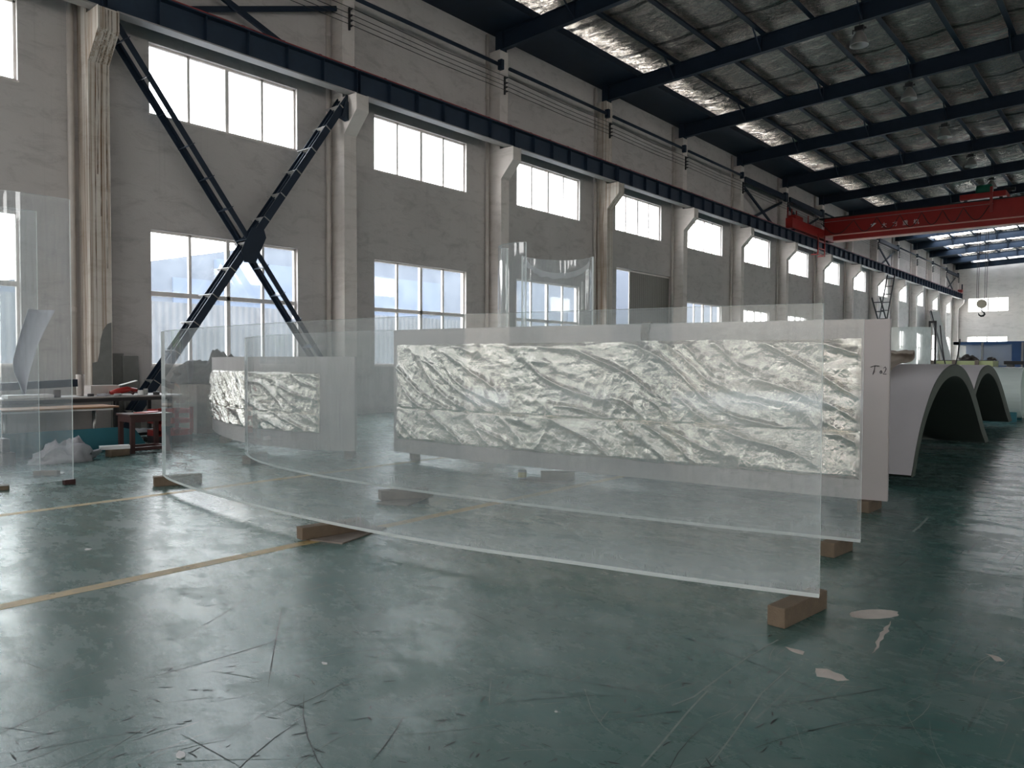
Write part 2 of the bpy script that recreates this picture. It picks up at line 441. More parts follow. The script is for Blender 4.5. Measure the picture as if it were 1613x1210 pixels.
# ================================================================== SHELL
struct(MB().box(XW-.24, XR+.24, YN-.24, YF+.24, -.2, 0).build('floor', 'floor'))
struct(MB().box(-60, XW-.24, -40, 120, -.22, -.02).box(XR+.24, 60, -40, 120, -.22, -.02).box(XW-.24, XR+.24, -40, YN-.24, -.22, -.02).box(XW-.24, XR+.24, YF+.24, 120, -.22, -.02).build('ground', 'ground'))
WY = [(6*i+1.34, 6*i+4.93) for i in range(-2, 15)]     # window openings of bay i = index-2
holes = []
for k, (a, b_) in enumerate(WY):
    i = k-2
    holes.append((a, b_, WB, WT))
    if i == 4: holes.append((25.43, 29.9, 0, 5.14))
    elif i >= 0: holes.append((a, b_, LB, LT))
wall_with_holes('wall_left', 'wall', 'X', XW, -.24, YN, YF, 0, 11.72, holes)
wall_with_holes('wall_right', 'wall', 'X', XR, .24, YN, YF, 0, 11.72, [(a, b_, v0, v1) for k, (a, b_) in enumerate(WY) for v0, v1 in ((WB, WT),) if k % 2 == 0])  # openings out of view, kept in alternate bays to light the roof foil
fw = [(-14.87, -11.32, 6.73, 8.15), (-14.9, -11.36, 1.3, 4.2)]
wall_with_holes('wall_far', 'column', 'Y', YF, .24, XW-.24, XR+.24, 0, 12.6, fw)
wall_with_holes('wall_near', 'wall', 'Y', YN, -.24, XW-.24, XR+.24, 0, 12.6, [(-12, -8.2, 0, 4.6), (-3.5, 2.5, 0, 4.8), (7.5, 12, 0, 4.8), (-14.5, -10.5, 6.3, 8.2), (-8, -4, 6.3, 8.2), (-2, 2, 6.3, 8.2), (5, 9, 6.3, 8.2)])  # openings out of view, added for light and for reflections on the foil
for xc, w_, zc, h_ in ((-10.1, 3.8, 2.3, 4.6), (-.5, 6, 2.4, 4.8), (9.75, 4.5, 2.4, 4.8), (-9.5, 11, 7.25, 1.9), (3.5, 11, 7.25, 1.9)): portal('portal_near', (xc, YN+.02, zc), w_, h_, (0, 1, 0))
for k, (a, b_) in enumerate(WY):
    if 1 <= k <= 9:
        portal('portal_upper', (XW-.02, (a+b_)/2, (WB+WT)/2), 3.6, 1.5, (1, 0, 0))
        if k != 6: portal('portal_lower', (XW-.02, (a+b_)/2, (LB+LT)/2), 3.6, 2.9, (1, 0, 0))
portal('portal_far_upper', (XW-.02, 70, (WB+WT)/2), 40, 1.5, (1, 0, 0))
portal('portal_right_upper', (XR+.02, 30, (WB+WT)/2), 88, 1.5, (-1, 0, 0))

# roof foil: sagging crinkled sheet between the purlins, with skylight strips in the far bays
PUR = [-14.5, -13.0, -11.45, -9.9, -8.35, -6.84, -5.34, -3.84, -2.34, -.85, .7, 2.2, 3.7, 5.2, 6.7, 8.2, 9.7, 11.2, 12.7]
def roofz(x): return rz(x)+.80
SKYBAYS = set(range(10, 15))
rf = MB()
xs = []
for a, b_ in zip([XW-.24]+PUR, PUR+[XR+.24]):
    n = 6
    xs += [a+(b_-a)*k/n for k in range(n)]
xs.append(XR+.24)
edges = sorted(set(PUR))
def sag(x):
    for a, b_ in zip(edges, edges[1:]):
        if a <= x <= b_: return -.07*math.sin(PI*(x-a)/(b_-a))
    return 0
for i in range(-3, 15):
    y0 = 6*i+.14 if i > -3 else YN-.24
    y1 = 6*i+6.14 if i < 14 else YF+.24
    if i in SKYBAYS: y1f = y1-1.0
    else: y1f = y1
    dense = 2 <= i <= 9
    ny = 90 if dense else 14; vs = []; fs = []
    X_ = xs
    if dense:
        X_ = []
        for xa_, xb_ in zip(xs, xs[1:]): X_ += [xa_+(xb_-xa_)*q_/2 for q_ in range(2)] if xa_ < RIDGE+1.6 else [xa_]
        X_.append(xs[-1])
    for jy in range(ny+1):
        y = y0+(y1f-y0)*jy/ny
        for x in X_:
            z = roofz(x)+sag(x)*(.6+.4*math.sin(PI*jy/ny))+.035*noise.noise((x*.9, y*2.1, 3))*(.0 if jy in (0, ny) else 1)
            if dense and x < RIDGE+1.6 and jy not in (0, ny):
                q_ = noise.noise((x*.5, y*.5, 9))
                z += .030*(1-2*abs(noise.noise((x*.75+q_, y*3.4+x*.35, 17))))*(.6+.8*q_)+.016*noise.noise((x*3.1, y*6.3, 23))+.010*noise.noise((x*7, y*13, 29))
            vs.append((x, y, z))
    w_ = len(X_)
    for jy in range(ny):
        for k in range(w_-1):
            fs.append((jy*w_+k, jy*w_+k+1, (jy+1)*w_+k+1, (jy+1)*w_+k))
    rf.add(vs, fs)
struct(rf.build('ceiling', 'rooffoil', smooth=True), 'crinkled silver foil insulation under the roof')
for n_, i in enumerate(sorted(SKYBAYS)):
    y1 = 6*i+6.14 if i < 14 else YF+.24
    s_ = MB()
    s_.add([(XW-.24, y1-1.0, roofz(XW)+.02), (RIDGE, y1-1.0, roofz(RIDGE)+.02), (RIDGE, y1, roofz(RIDGE)+.02), (XW-.24, y1, roofz(XW)+.02)], [(0, 1, 2, 3)])
    s_.add([(XR+.24, y1-1.0, roofz(XR)+.02), (RIDGE, y1-1.0, roofz(RIDGE)+.02), (RIDGE, y1, roofz(RIDGE)+.02), (XR+.24, y1, roofz(XR)+.02)], [(0, 1, 2, 3)])
    tag(s_.build('roof_skylight', 'skylight'), 'translucent skylight strip across the far roof, '+ORD[n_]+' one beyond the crane', 'skylight', 'skylight strips', 'structure')

# ------------------------------------------------------------------ windows
def make_window(tmpl_y, tall):
    """window at bay with near edge y=tmpl_y; returns the frame with glass as child"""
    a, b_ = tmpl_y, tmpl_y+3.59
    v0, v1 = (LB, LT) if tall else (WB, WT)
    x0, x1 = XW-.17, XW-.09
    f = MB(); t = .045
    f.box(x0, x1, a, b_, v0, v0+t).box(x0, x1, a, b_, v1-t, v1).box(x0, x1, a, a+t, v0, v1).box(x0, x1, b_-t, b_, v0, v1)
    w = (b_-a)
    f.box(x0-.01, x1+.01, a+w/2-.045, a+w/2+.045, v0, v1)
    if not tall: f.box(x0, x1, a+w/2-.012, a+w/2+.012, v0, v1)
    for q in (.25, .75): f.box(x0+.01, x1-.0, a+w*q-.032, a+w*q+.032, v0, v1)
    if tall:
        f.box(x0-.01, x1+.01, a, b_, LM-.05, LM+.05)
    return f, (a, b_, v0, v1)
wn = 1
wu = wl = None
for i in range(0, 15):
    for tall in (False, True):
        if i == 4 and tall: continue
        src = wl if tall else wu
        nm = 'window_%d' % wn; wn += 1
        if src is None:
            f, (a, b_, v0, v1) = make_window(6*i+1.34, tall)
            o = struct(f.build(nm, 'frame', bevel=.004))
            g = MB().box(XW-.133, XW-.127, a+.02, b_-.02, v0+.02, v1-.02).build('glass_pane', 'pane', o)
            s_ = MB().box(XW-.09, XW+.012, a-.02, b_+.02, v0-.035, v0-.001).build('window_sill', 'column', o)
            if tall: wl = (o, i)
            else: wu = (o, i)
        else:
            o = copy_tree(src[0]); o.name = nm; o.location.y += 6*(i-src[1])
# far wall windows
for k, (a, b_, v0, v1) in enumerate(fw):
    f = MB(); t = .05
    f.box(a, b_, YF+.08, YF+.16, v0, v0+t).box(a, b_, YF+.08, YF+.16, v1-t, v1).box(a, a+t, YF+.08, YF+.16, v0, v1).box(b_-t, b_, YF+.08, YF+.16, v0, v1)
    f.box((a+b_)/2-.06, (a+b_)/2+.06, YF+.07, YF+.17, v0, v1)
    for q in (.25, .75): f.box(a+(b_-a)*q-.03, a+(b_-a)*q+.03, YF+.09, YF+.15, v0, v1)
    if v1-v0 > 2: f.box(a, b_, YF+.08, YF+.16, LM-.05, LM+.05)
    o = struct(f.build('window_%d' % wn, 'frame')); wn += 1
    MB().box(a, b_, YF+.115, YF+.121, v0, v1).build('glass_pane', 'pane', o)
# doorway in the fifth bay with a grey sliding leaf
d = thing('door_1', (XW-.12, 28, 0), 'dark grey ribbed sliding door leaf half open in the left wall', 'door'); d['kind'] = 'structure'
m = MB().box(XW-.15, XW-.11, 26.57, 29.86, .02, 5.12)
for k in range(22): m.box(XW-.11, XW-.098, 26.62+k*.15, 26.66+k*.15, .05, 5.1)
m.build('door_leaf', 'shutter', d)
MB().box(XW-.098, XW-.06, 26.7, 26.74, 1.0, 1.35).build('handle', 'steel', [o for o in bpy.data.objects if o.name == 'door_leaf'][0])
MB().box(XW-.16, XW-.09, 25.44, 25.52, .0, 5.13).box(XW-.16, XW-.09, 29.82, 29.89, 0, 5.13).box(XW-.16, XW-.09, 25.44, 29.89, 5.07, 5.13).build('door_frame', 'frame', d)

# ------------------------------------------------------------------ columns
def column_parts(root, i, mat):
    Y = colY(i); m = MB()
    prof = [(XW, 0), (-15.66, 0), (-15.66, 7.12), (-15.17, 7.64), (-15.17, 8.03), (-15.72, 8.03), (-15.72, 11.1), (XW, 11.1)]
    m.prism(prof, Y, Y+.385)
    return m.build('column_shaft', mat, root, bevel=.008)
croot = None
rusty = {1, 4}
for i in range(1, 16):
    lab = {1: 'rust-streaked concrete column with corbel at the far left', 4: 'brown-stained concrete column beside the sliding door'}.get(i, 'white concrete column with corbel, '+ORD[i-1]+' from the left end of the wall')
    if i in rusty or croot is None:
        r = thing('concrete_column', (-15.9, colY(i), 0), lab, 'column', 'columns along the left wall')
        column_parts(r, i, 'rusty' if i in rusty else 'column')
        # bearing plate between corbel and beam
        MB().box(-15.62, -15.2, colY(i)+.03, colY(i)+.36, 8.03, 8.055).build('bearing_plate', 'steel', r)
        if i not in rusty: croot = (r, i)
    else: dup(croot[0], (0, 6*(i-croot[1]), 0), lab)
# bare cement where the paint is missing on the foot of the first column
pm = MB(); Yc = colY(1)
poly = [(Yc+.02, .02), (Yc+.375, .02), (Yc+.375, 2.15), (Yc+.30, 2.12), (Yc+.22, 2.0), (Yc+.17, 1.8), (Yc+.15, 1.55), (Yc+.11, 1.38), (Yc+.02, 1.36)]
pm.prism(poly, -15.664, -15.652, 'YZ')
c1 = [o for o in bpy.data.objects if o.name == 'concrete_column'][0]
p_ = pm.build('bare_patch', 'cement', c1); p_['label'] = 'bare grey cement patch where paint is missing'

def mk_rust():
    m, nt, out = new_mat('rust_run'); b = NB(nt)
    c = b.mix(b.noise(b.coord('World'), 9, 4), (.17, .075, .03), (.30, .18, .09))
    p = b.pbr(None, c, .85); t = b.n('BsdfTransparent'); mx = b.n('MixShader')
    b.l(b.ramp(b.noise(b.coord('World', (30, 30, 1.2)), 1.5, 5, .7), [(.40, .25), (.62, 1)]), mx.inputs[0])
    b.l(p.outputs[0], mx.inputs[1]); b.l(t.outputs[0], mx.inputs[2]); b.l(mx.outputs[0], out.inputs[0]); return m
M['rust'] = mk_rust()
for off, w, zb in ((.17, .035, 5.0), (.235, .03, 4.2), (.335, .03, 3.2), (.13, .02, 2.6)):
    m = MB(); pr = [(-15.168, 8.0), (-15.168, 7.64), (-15.657, 7.12), (-15.657, 6.4), (-15.657, 5.6), (-15.657, zb)]
    for k_, ((xa, za), (xb_, zb_)) in enumerate(zip(pr, pr[1:])):
        o0 = off if k_ < 3 else off-.012*(k_-2); o1 = off if k_ < 2 else off-.012*(k_-1)
        m.add([(xa, Yc+o0, za), (xa, Yc+o0+w, za), (xb_, Yc+o1+w, zb_), (xb_, Yc+o1, zb_)], [(0, 1, 2, 3)])
    m.build('rust_stain', 'rust', c1)
# downpipes beside the columns
def pipe_parts(r, Y):
    MB().tube([(XW+.07, Y, 0.1), (XW+.07, Y, 11.6)], .06, 12).build('pipe', 'pipe', r, smooth=True)
    for z in (2.35, 4.4, 6.9, 9.6): MB().tube([(XW+.07, Y, z), (XW+.07, Y, z+.09)], .068, 12).build('pipe_socket', 'pipe', r)
pr_ = None
for i in range(1, 16):
    lab = 'cream downpipe on the wall beside the '+ORD[i-1]+' column from the left'
    if pr_ is None:
        pr_ = thing('downpipe', (XW+.07, colY(i)-.15, 0), lab, 'pipe', 'downpipes'); pipe_parts(pr_, colY(i)-.15)
    else: dup(pr_, (0, 6*(i-1), 0), lab)

# ------------------------------------------------------------------ crane runway beams and rail
def beam_parts(r, i, y0, y1):
    X0 = -15.42
    MB().box(X0-.01, X0+.01, y0+.01, y1-.01, 8.09, 8.62).build('web_plate', 'steel_lit', r)
    MB().box(X0-.16, X0+.17, y0+.01, y1-.01, 8.62, 8.65).build('top_flange', 'steel_lit', r)
    MB().box(X0-.14, X0+.14, y0+.01, y1-.01, 8.06, 8.09).build('bottom_flange', 'flange', r)
    n = 6
    for k in range(n+1):
        y = y0+.05+(y1-y0-.1)*k/n
        MB().box(X0+.01, X0+.13, y-.008, y+.008, 8.09, 8.62).build('stiffener', 'steel_lit', r)
br = None
for i in range(0, 15):
    y0, y1 = colY(i)+.19, colY(i+1)+.19
    if i == 14: pass
    lab = 'dark blue crane runway beam with stiffeners, '+ORD[i]+' length from the left'
    if br is None:
        br = thing('crane_runway_beam', (-15.42, y0, 8.06), lab, 'beam', 'crane runway beams'); beam_parts(br, i, y0, y1)
    else: dup(br, (0, 6*i, 0), lab)
rail = thing('crane_rail', (-15.42, 0, 8.65), 'thin red crane rail on top of the blue runway beams', 'rail')
rbar = MB().box(-15.45, -15.39, 0, 90.2, 8.65, 8.70).box(-15.435, -15.405, 0, 90.2, 8.70, 8.73).box(-15.29, -15.25, 0, 90.2, 8.652, 8.675).build('rail_bar', 'railred', rail)
c_ = MB().box(-15.36, -15.30, .96, 1.04, 8.652, 8.71).build('rail_clip', 'steel', rail)
for k in range(7, 90):
    q = c_.copy(); COL.objects.link(q); q.location = (0, k-1, 0)
es = thing('rail_end_stop', (-15.42, 89.6, 8.73), 'dark red buffer stop at the far end of the crane rail', 'stop')
MB().box(-15.6, -15.2, 89.3, 89.8, 8.73, 9.0).build('base', 'railred', es); MB().box(-15.3, -15.2, 89.5, 89.62, 9.0, 9.55).build('post', 'steel', es)

# ------------------------------------------------------------------ rafters, purlins, eaves
def rafter(i):
    Y = 6*i+.14
    r = thing('roof_rafter', (XW+.4, Y, 11.1), 'dark blue steel roof rafter above the '+ORD[i-1]+' column from the left', 'rafter', 'roof rafters')
    m = MB(); xa = XW+.45
    d_ = .52
    for sx, xe in ((1, xa), (-1, 2*RIDGE-xa)):
        xm = RIDGE
        zb0, zt0 = rz(xe), rz(xe)+d_; zb1, zt1 = rz(xm), rz(xm)+d_
        for w, a, b_, c, e in ((.012, zb0, zt0, zb1, zt1), (.18, zb0-.014, zb0, zb1-.014, zb1), (.18, zt0, zt0+.014, zt1, zt1+.014)):
            m.add([(xe, Y-w/2, a), (xe, Y+w/2, a), (xe, Y+w/2, b_), (xe, Y-w/2, b_), (xm, Y-w/2, c), (xm, Y+w/2, c), (xm, Y+w/2, e), (xm, Y-w/2, e)],
                  [(0, 1, 2, 3), (7, 6, 5, 4), (0, 4, 5, 1), (1, 5, 6, 2), (2, 6, 7, 3), (3, 7, 4, 0)])
    m.build('girder_web', 'steel', r)
    MB().box(XW+.2, XW+.47, Y-.12, Y+.12, 11.1, 11.7).build('end_plate', 'steel', r)
    for x in PUR[1:-1:2]:
        MB().box(x-.008, x+.008, Y-.085, Y+.085, rz(x), rz(x)+d_).build('stiffener', 'steel', r)
        k = MB(); sgn = 1 if x < RIDGE else -1
        k.bar((x, Y-.05, rz(x)+.02), (x+.0, Y-.75, rz(x)+d_+.03), .04, .04).build('knee_brace', 'steel', r)
for i in range(2, 16): rafter(i)
pn = 0
for k, x in enumerate(PUR[1:-1]):
    z = rz(x)+.54
    m = MB().box(x-.006, x+.006, YN, YF, z, z+.2).box(x-.006, x+.15, YN, YF, z, z+.012).box(x-.07, x+.006, YN, YF, z+.188, z+.2)
    tag(m.build('roof_purlin', 'steel'), 'dark steel purlin running the length of the roof, '+ORD[min(k, 15)]+' from the left wall' if k < 16 else 'dark steel purlin over the far right side of the hall', 'purlin', 'roof purlins')
ev = MB().add([(XW, YN, 11.7), (-14.5, YN, 11.76), (-14.5, YF, 11.76), (XW, YF, 11.7), (XW, YN, 11.74), (-14.5, YN, 11.8), (-14.5, YF, 11.8), (XW, YF, 11.74)],
              [(0, 1, 2, 3), (7, 6, 5, 4), (0, 4, 5, 1), (1, 5, 6, 2), (2, 6, 7, 3), (3, 7, 4, 0)])
struct(ev.build('trim_1', 'steel'), 'dark blue eaves sheeting along the top of the left wall')
struct(MB().box(-14.56, -14.44, YN, YF, 11.72, 11.94).build('trim_2', 'steel'), 'dark blue eaves purlin')
# eave strut tubes between columns
st = None; heavy = {6, 7, 10, 14}
for i in range(1, 15):
    y0, y1 = colY(i)+.39, colY(i+1)
    lab = 'dark blue strut between the '+ORD[i-1]+' and '+ORD[i]+' columns, below the roof'
    if i in heavy:
        o = thing('eave_strut', (-15.72, y0, 10.5), lab.replace('dark blue strut', 'deep dark steel strut'), 'strut', 'eaves struts')
        MB().box(-15.78, -15.62, y0, y1, 10.35, 10.62).build('strut_bar', 'steel', o)
        MB().box(-15.75, -15.60, y1-.35, y1+.02, 10.3, 10.75).build('gusset_plate', 'steel', o)
    elif st is None:
        st = (thing('eave_strut', (-15.72, y0, 10.5), lab, 'strut', 'eaves struts'), i)
        MB().tube([(-15.66, y0, 10.6), (-15.66, y1, 10.6)], .055, 10).build('strut_bar', 'steel', st[0], smooth=True)
        MB().box(-15.72, -15.56, y1-.1, y1+.02, 10.45, 10.75).build('gusset_plate', 'steel', st[0])
    else: dup(st[0], (0, 6*(i-st[1]), 0), lab)
# upper cross bracing
for i in (1, 6, 7, 10, 14):
    y0, y1 = colY(i)+.39, colY(i+1)
    o = thing('upper_cross_brace', (-15.66, (y0+y1)/2, 8.5), 'dark steel cross brace above the crane beam, between the '+ORD[i-1]+' and '+ORD[i]+' columns', 'brace', 'upper cross braces')
    z0, z1 = 8.3, 10.3
    MB().bar((-15.86, y0, z1), (-15.86, y1, z0), .12, .08, (1, 0, 0)).build('diagonal', 'steel', o)
    MB().bar((-15.95, y0, z0), (-15.95, y1, z1), .12, .05, (1, 0, 0)).build('diagonal', 'steel', o)

# contact wires and their insulator brackets
for k, z in enumerate((9.84, 9.97, 10.1, 10.26)):
    pts = []
    for i in range(1, 16):
        pts.append((-15.56, colY(i)+.2, z))
        if i < 15: pts.append((-15.56, colY(i)+3.2, z-.03-(.03 if k == 3 else 0)))
    tag(MB().tube(pts, .009, 5).build('conductor_wire', 'black'), ['lowest', 'second lowest', 'second highest', 'highest'][k]+' of the four thin wires strung along the wall above the crane beam', 'wire', 'wires along the left wall')
wbk = None
for i in range(2, 16):
    Y = colY(i)+.2; lab = 'small black insulator bracket on the '+ORD[i-1]+' column from the left'
    if wbk is None:
        wbk = (thing('insulator_bracket', (-15.7, Y, 9.7), lab, 'bracket', 'insulator brackets'), i)
        bst = MB().box(-15.72, -15.66, Y-.015, Y+.015, 9.76, 10.32).build('back_strip', 'black', wbk[0])
        for z in (9.84, 9.97, 10.1, 10.26): MB().lathe((-15.66, Y, z), [(.015, 0), (.026, .03), (.015, .05), (.026, .07), (.012, .1)], 8, 'X').build('insulator', 'black', bst)
    else: dup(wbk[0], (0, 6*(i-wbk[1]), 0), lab)

# ------------------------------------------------------------------ large lattice X brace in the second bay
xb = thing('wall_cross_brace', (-15.75, 9.2, 0), 'large dark blue lattice cross brace in front of the first windows', 'brace')
def lattice(a, b_, name, steps, side):
    a = Vector(a); b_ = Vector(b_); d_ = (b_-a); L = d_.length; d_.normalize()
    for xo, nm in ((-15.5, 'chord'), (-15.9, 'chord')):
        w = (.12 if side > 0 else .17) if xo > -15.7 else (.17 if side > 0 else .12)
        MB().bar((xo, a.y, a.z), (xo, b_.y, b_.z), .02, w, (0, d_.z, -d_.y)).bar((xo-.04 if xo > -15.7 else xo+.04, a.y, a.z), (xo-.04 if xo > -15.7 else xo+.04, b_.y, b_.z), .08, .015, (0, d_.z, -d_.y)).build(nm, 'steel', xb)
    n = steps
    for k in range(n):
        t = (k+.5)/n; p = a+(b_-a)*t
        MB().bar((-15.46, p.y, p.z), (-15.94 if side > 0 or p.z < 1.9 else -16.08, p.y, p.z), .16, .014, (0, d_.y, d_.z)).build('batten_plate', 'flange' if side < 0 else 'steel_lit', xb)  # one diagonal's battens are paler: light on the plates put into colour
lattice((0, 6.38, 8.0), (0, 12.0, .3), 'a', 13, 1)
lattice((0, 11.98, 8.0), (0, 6.5, .05), 'b', 13, -1)
MB().prism([(9.0, 3.85), (9.28, 4.4), (9.56, 4.4), (9.62, 4.2), (9.35, 3.6), (9.08, 3.6)], -15.48, -15.455, 'YZ').build('gusset_plate', 'steel', xb)
MB().prism([(11.72, 7.45), (11.93, 7.4), (11.93, 7.85), (11.85, 7.9)], -15.60, -15.44, 'YZ').build('gusset_plate', 'steel', xb)

# ------------------------------------------------------------------ overhead crane
GY = 46.75
g = thing('overhead_crane', (-15.42, GY, 8.73), 'red overhead travelling crane spanning the hall', 'crane')
gm = MB().box(-15.2, 13.4, GY, GY+.5, 8.98, 9.98).build('bridge_girder', 'red', g, bevel=.01)
MB().box(-15.2, 13.4, GY-.08, GY+.58, 8.93, 8.98).build('lower_flange', 'cream', g)
MB().box(-14.7, 13.3, GY+.05, GY+.6, 8.66, 8.93).build('bottom_chord', 'red', g)
MB().box(-14.7, 13.3, GY+.0, GY+.65, 8.62, 8.66).build('bottom_flange', 'cream', g)
MB().box(-15.5, 13.4, GY-.05, GY+.55, 9.98, 10.04).build('girder_rail', 'black', g)
ecar = MB().box(-15.6, -15.22, 41.6, 48.6, 8.80, 9.35).box(-15.62, -15.2, 42.0, 43.2, 9.35, 9.55).build('end_carriage', 'red', g, bevel=.02)
for y in (42.3, 47.9): MB().lathe((-15.52, y, 8.98), [(.24, 0), (.25, .02), (.25, .18), (.24, .2)], 20, 'X').build('wheel', 'steel', ecar)
for y in (41.7, 42.3, 43.0, 44.9): MB().box(-15.55, -15.5, y, y+.06, 9.35, 9.95).build('handrail_post', 'railred', g)
lad = MB()
for y in (45.4, 46.55): lad.box(-15.14, -15.08, y, y+.07, 7.72, 8.95)
for z in (7.74, 8.1, 8.5): lad.box(-15.14, -15.08, 45.4, 46.6, z, z+.05)
for y in (45.4, 46.55): lad.box(-15.5, -15.08, y, y+.07, 7.74, 7.79)
lad.build('maintenance_cradle', 'red', g)
# festoon cable
fs = []
loops = [(-15.35, -13.5), (-13.5, -12.25), (-12.25, -11.05), (-11.05, -9.95), (-9.95, -8.93), (-8.93, -7.95), (-7.95, -6.75)]
for a, b_ in loops:
    for k in range(12):
        t = k/12; fs.append((a+(b_-a)*t, GY-.14, 9.72-.72*math.sin(PI*t)**1.1))
fs.append((-6.72, GY-.14, 9.72))
MB().tube(fs, .02, 5).build('festoon_cable', 'black', g, smooth=True)
MB().tube([(-15.3, GY-.13, 9.76), (-6.6, GY-.13, 9.76)], .012, 5).build('festoon_track', 'grey', g)
MB().box(-6.75, -6.63, GY-.22, GY-.1, 9.35, 10.65).build('cable_arm', 'railred', g)
# trolley
tr = thing('hoist_trolley', (-7, GY+.3, 10.04), 'red hoist trolley with green motor on top of the crane girder', 'trolley')
tfr = MB().box(-8.15, -6.05, GY-.1, GY+1.3, 10.12, 10.40).build('trolley_frame', 'red', tr, bevel=.01)
MB().lathe((-7.5, GY+.5, 10.62), [(.1, 0), (.28, .05), (.30, .1), (.30, .7), (.28, .75), (.1, .8)], 18, 'X').build('motor', 'green', tr, smooth=True)
for x in (-7.9, -6.3): MB().lathe((x, GY+.1, 10.12), [(.08, 0), (.08, .12)], 14, 'Y').build('wheel', 'black', tfr)
MB().tube([(-6.2, GY+.4, 10.52), (-5.7, GY+.4, 10.5)], .1, 10).build('gearbox', 'black', tr)
# hook block and ropes
hb = thing('hook_block', (-6.93, GY+.75, 4.0), 'cream hook block with black hook hanging by ropes from the crane', 'hook')
HY = GY+.75; k = (HY/46.0)
def hz(z): return 1.4+(z-1.4)*k
hx = -6.93*k
M['sheave'] = plain('cream_paint', (.62, .55, .44), .5)
MB().lathe((hx-.0, HY-.13, hz(4.52)), [(.16, 0), (.24, .03), (.24, .12), (.2, .14), (.24, .16), (.24, .25), (.16, .28)], 20, 'Y').box(hx-.2, hx+.2, HY-.16, HY+.16, hz(4.47), hz(4.58)).build('sheave_housing', 'sheave', hb, smooth=False)
hk = [(hx, HY, hz(4.32)), (hx, HY, hz(4.2)), (hx+.02, HY, hz(4.14)), (hx+.12, HY, hz(4.06)), (hx+.14, HY, hz(3.97)), (hx+.08, HY, hz(3.9)), (hx-.03, HY, hz(3.89)), (hx-.12, HY, hz(3.95)), (hx-.14, HY, hz(4.05))]
MB().tube(hk, [.03, .03, .035, .04, .05, .055, .05, .035, .012], 10).build('hook', 'black', hb, smooth=True)
for dx, dt in ((-.24, -.25), (-.17, -.13), (.12, .14), (.2, .26)):
    MB().tube([(hx+dx, HY+.02, hz(4.55)), (hx+dt, HY+.02, 10.1)], .014, 5).build('wire_rope', 'black', hb)
# lettering on the girder
def glyph(txt, x, z, size, name):
    cu = bpy.data.curves.new(name, 'FONT'); cu.body = txt; cu.size = size; cu.extrude = .004; cu.align_x = 'CENTER'
    cu.materials.append(M['whitepaint'])
    t_ = bpy.data.objects.new('text_source', cu)
    me = bpy.data.meshes.new_from_object(t_); me.name = name
    bpy.data.objects.remove(t_)
    o = bpy.data.objects.new(name, me); COL.objects.link(o); o.parent = g
    o.rotation_euler = (PI/2, 0, 0); o.location = Vector((x, GY-.006, z))-ORG[g.name]
    return o
for ch, x in (('大', -11.90), ('方', -11.33), ('重', -10.80), ('机', -10.25)): glyph(ch, x, 9.16, .30, 'painted_letter')
MB().prism([(-12.68, 9.2), (-12.5, 9.26), (-12.3, 9.42), (-12.42, 9.44), (-12.62, 9.38), (-12.56, 9.3)], GY-.012, GY-.002, 'XZ').build('painted_emblem', 'whitepaint', g)

# ------------------------------------------------------------------ high bay lamps
def lamp_parts(r, x, y, z):
    MB().tube([(x, y, z+.42), (x, y, z+.75)], .012, 6).build('hanger_rod', 'black', r)
    MB().box(x-.13, x+.13, y-.07, y+.07, z+.28, z+.42).build('ballast_box', 'black', r, bevel=.01)
    MB().box(x-.2, x+.2, y-.02, y+.02, z+.30, z+.35).box(x-.2, x-.17, y-.02, y+.02, z+.22, z+.35).build('bracket', 'black', r)
    m = MB(); pr = [(.05, .27), (.075, .25), (.12, .2), (.18, .1), (.23, 0), (.26, -.13), (.265, -.16), (.25, -.155), (.2, -.02), (.12, .12), (.03, .2)]
    sh_ = m.lathe((x, y, z), pr, 24).build('lamp_shade', 'lamp', r, smooth=True)
    MB().lathe((x, y, z), [(.01, -.03), (.05, 0), (.07, .06), (.04, .14), (.02, .2)], 12).build('bulb', 'whitepaint', sh_, smooth=True)
lr = None
for n_, i in enumerate((4, 5, 6, 7, 8)):
    x, y, z = -6.92, 6*i+.14, 11.02
    lab = 'grey bell-shaped high bay lamp under the roof, '+['nearest', 'second nearest', 'third nearest', 'fourth nearest', 'farthest'][n_]+' of the row'
    if lr is None: lr = thing('high_bay_lamp', (x, y, z), lab, 'lamp', 'high bay lamps'); lamp_parts(lr, x, y, z)
    else: dup(lr, (0, 6*n_, 0), lab)

# ================================================================== ACRYLIC PANELS
def smooth_curve(pts, n):
    """Catmull-Rom through plan points, resampled evenly"""
    P = [Vector((*p, 0)) for p in pts]; P = [P[0]*2-P[1]]+P+[P[-1]*2-P[-2]]
    out = []
    for i in range(1, len(P)-2):
        for k in range(16):
            t = k/16; a, b_, c, d_ = P[i-1:i+3]
            out.append(.5*((2*b_)+(-a+c)*t+(2*a-5*b_+4*c-d_)*t*t+(-a+3*b_-3*c+d_)*t**3))
    out.append(P[-2])
    L = [0]
    for a, b_ in zip(out, out[1:]): L.append(L[-1]+(b_-a).length)
    res = []; j = 0
    for k in range(n+1):
        s_ = L[-1]*k/n
        while j < len(L)-2 and L[j+1] < s_: j += 1
        t = (s_-L[j])/max(1e-9, L[j+1]-L[j]); res.append(out[j].lerp(out[j+1], t))
    return res, L[-1]
def fit_arc(pts, deg=3):
    return pts
